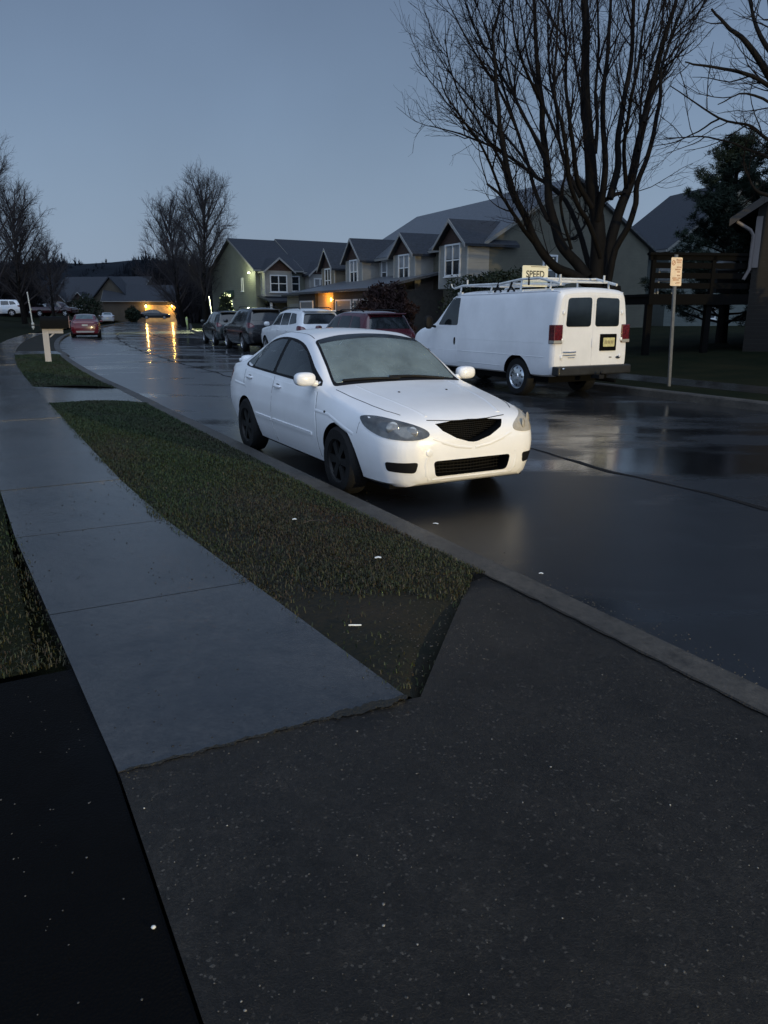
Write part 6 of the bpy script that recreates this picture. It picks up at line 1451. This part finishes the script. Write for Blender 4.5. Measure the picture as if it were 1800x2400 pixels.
t_ = shrub('dark rounded yew showing above the van roof before the olive gable wall', (at(1190, 700, 40).x, 40, .1), 3.0, 1.6, 1.7, 9000, .22, 47, m_hedge, 2.0)

for u, v, Y, r_, sd, lb in ((312, 742, 122, 1.2, 61, 'dark round bush left of the yellow lit garage'), (436, 742, 118, 1.6, 63, 'dark round bush right of the yellow lit garage'), (205, 738, 116, 2.2, 67, 'broad dark bush behind the red sedan roof')):
    q = at(u, v, Y); shrub(lb, (q.x, q.y, 0), r_, r_*.8, r_*.95, 2600, .30, sd, m_hedge, r_*.9)
def evergreen():
    q = at(1690, 800, 29.5); t = thing('evergreen_tree', 'dark ragged evergreen tree behind the deck at right', 'tree', (q.x, q.y, 0)); g = np.random.default_rng(9); H = at(1695, 285, 29.5).z
    tr = Sk(); pts, rad = limb(g, (0, 0, -.3), (0, 0, 1), H*.97, .24, .03, 14, .015, .05); tr.add(pts, rad); br = Sk(); Vs = []
    for k in range(86):
        f = .18+.80*(k/86)**.95; i = f*14; j = int(i); p = pts[j]*(1-(i-j))+pts[min(14, j+1)]*(i-j); a = k*2.399+g.normal(0, .35)
        ln = (3.0*(1-f)**.75+.35)*g.uniform(.55, 1.25); pp, rr = limb(g, p, (math.cos(a), math.sin(a), g.uniform(-.15, .35)+.5*f), ln, .045*(1-f)+.015, .008, 7, .07, .035); br.add(pp, rr)
        for r_ in range(int(10+ln*9)):
            w_ = g.uniform(.25, 1)**.7; ii = w_*7; jj = min(6, int(ii)); c = pp[jj]*(1-(ii-jj))+pp[jj+1]*(ii-jj)+g.normal(0, .13, 3)*np.array([1, 1, .7]); n = 38
            v = g.normal(size=(n, 3)); v[:, 2] = v[:, 2]*.6+.35; v /= np.linalg.norm(v, axis=1, keepdims=True); b = np.cross(v, g.normal(size=(n, 3))); b /= np.linalg.norm(b, axis=1, keepdims=True); s = g.uniform(.10, .24, n)[:, None]
            o = c+g.normal(0, .05, (n, 3)); Vs.append(np.stack([o-b*.013, o+b*.013, o+v*s], 1).reshape(-1, 3))
    tr.build('trunk', m_bark, t, 9); cr = br.build('crown', m_bark, t, 5); V = np.concatenate(Vs); i = np.arange(len(V)//3)*3; npmesh('needles', V, np.stack([i, i+1, i+2], 1), 3, m_ever, cr)
evergreen()

# dark woods behind the far houses and on the hills, no stem of which can be told apart
def woods(name, label, boxes, seed, m):
    g = np.random.default_rng(seed); V = []; T = []; o = 0
    for (x0, x1, y0, y1, zf, h0, h1, N, wd) in boxes:
        x = g.uniform(x0, x1, N); y = g.uniform(y0, y1, N); h = g.uniform(h0, h1, N)*(.8+.2*np.sin(x*.13)+.15*np.sin(x*.41+1))
        for k in range(22):
            f = g.uniform(.0, .85, N); a = g.uniform(0, 6.283, N); e = g.uniform(.15, .75, N)*(1 if k else 0); ln = h*(1-f)*g.uniform(.35, .9, N) if k else h
            f = f if k else f*0; bx, by, bz = x, y, zf(x, y)+h*f; dx, dy, dz = np.cos(a)*np.sin(e), np.sin(a)*np.sin(e), np.cos(e); w_ = wd*(1.6 if k == 0 else g.uniform(.5, 1.0, N))
            pa = g.uniform(0, 3.14, N); px, py = np.cos(pa)*w_, np.sin(pa)*w_
            t3 = np.stack([np.stack([bx-px, by-py, bz], 1), np.stack([bx+px, by+py, bz], 1), np.stack([bx+dx*ln, by+dy*ln, bz+dz*ln], 1)], 1).reshape(-1, 3); V.append(t3); T.append(np.arange(N*3).reshape(-1, 3)+o); o += N*3
    return tag(npmesh(name, np.concatenate(V), np.concatenate(T), 3, m), label, 'woods', kind='stuff')
hill_z = lambda x, y: np.clip((y-250)/60, 0, 1)*14.
m_wood = mat('dark woodland twigs', (.014, .013, .015), .9, spec=.1)
flat = lambda x, y: x*0
woods('woods', 'dark bare woodland behind the far houses', [(-78, -48, 98, 112, flat, 7.5, 10.5, 1700, .12), (-95, -68, 140, 170, flat, 6, 10, 1000, .20), (-26, -15, 98, 112, flat, 4.5, 7.5, 600, .10), (-54, -30, 150, 170, flat, 7, 10.5, 1500, .15)], 77, m_wood)
woods('woods', 'bare grey wood covering the low hills behind the far houses', [(-300, 40, 225, 310, hill_z, 7, 11, 8000, .34)], 78, mat('far woodland twigs', (.018, .022, .029), .9, spec=.05))  # bluish tint is distance haze put into the twig colour

for o in COL.objects:
    if o.parent and o.name.split('.')[0] in ('branches', 'twigs', 'needles', 'foliage'): o['kind'] = 'stuff'
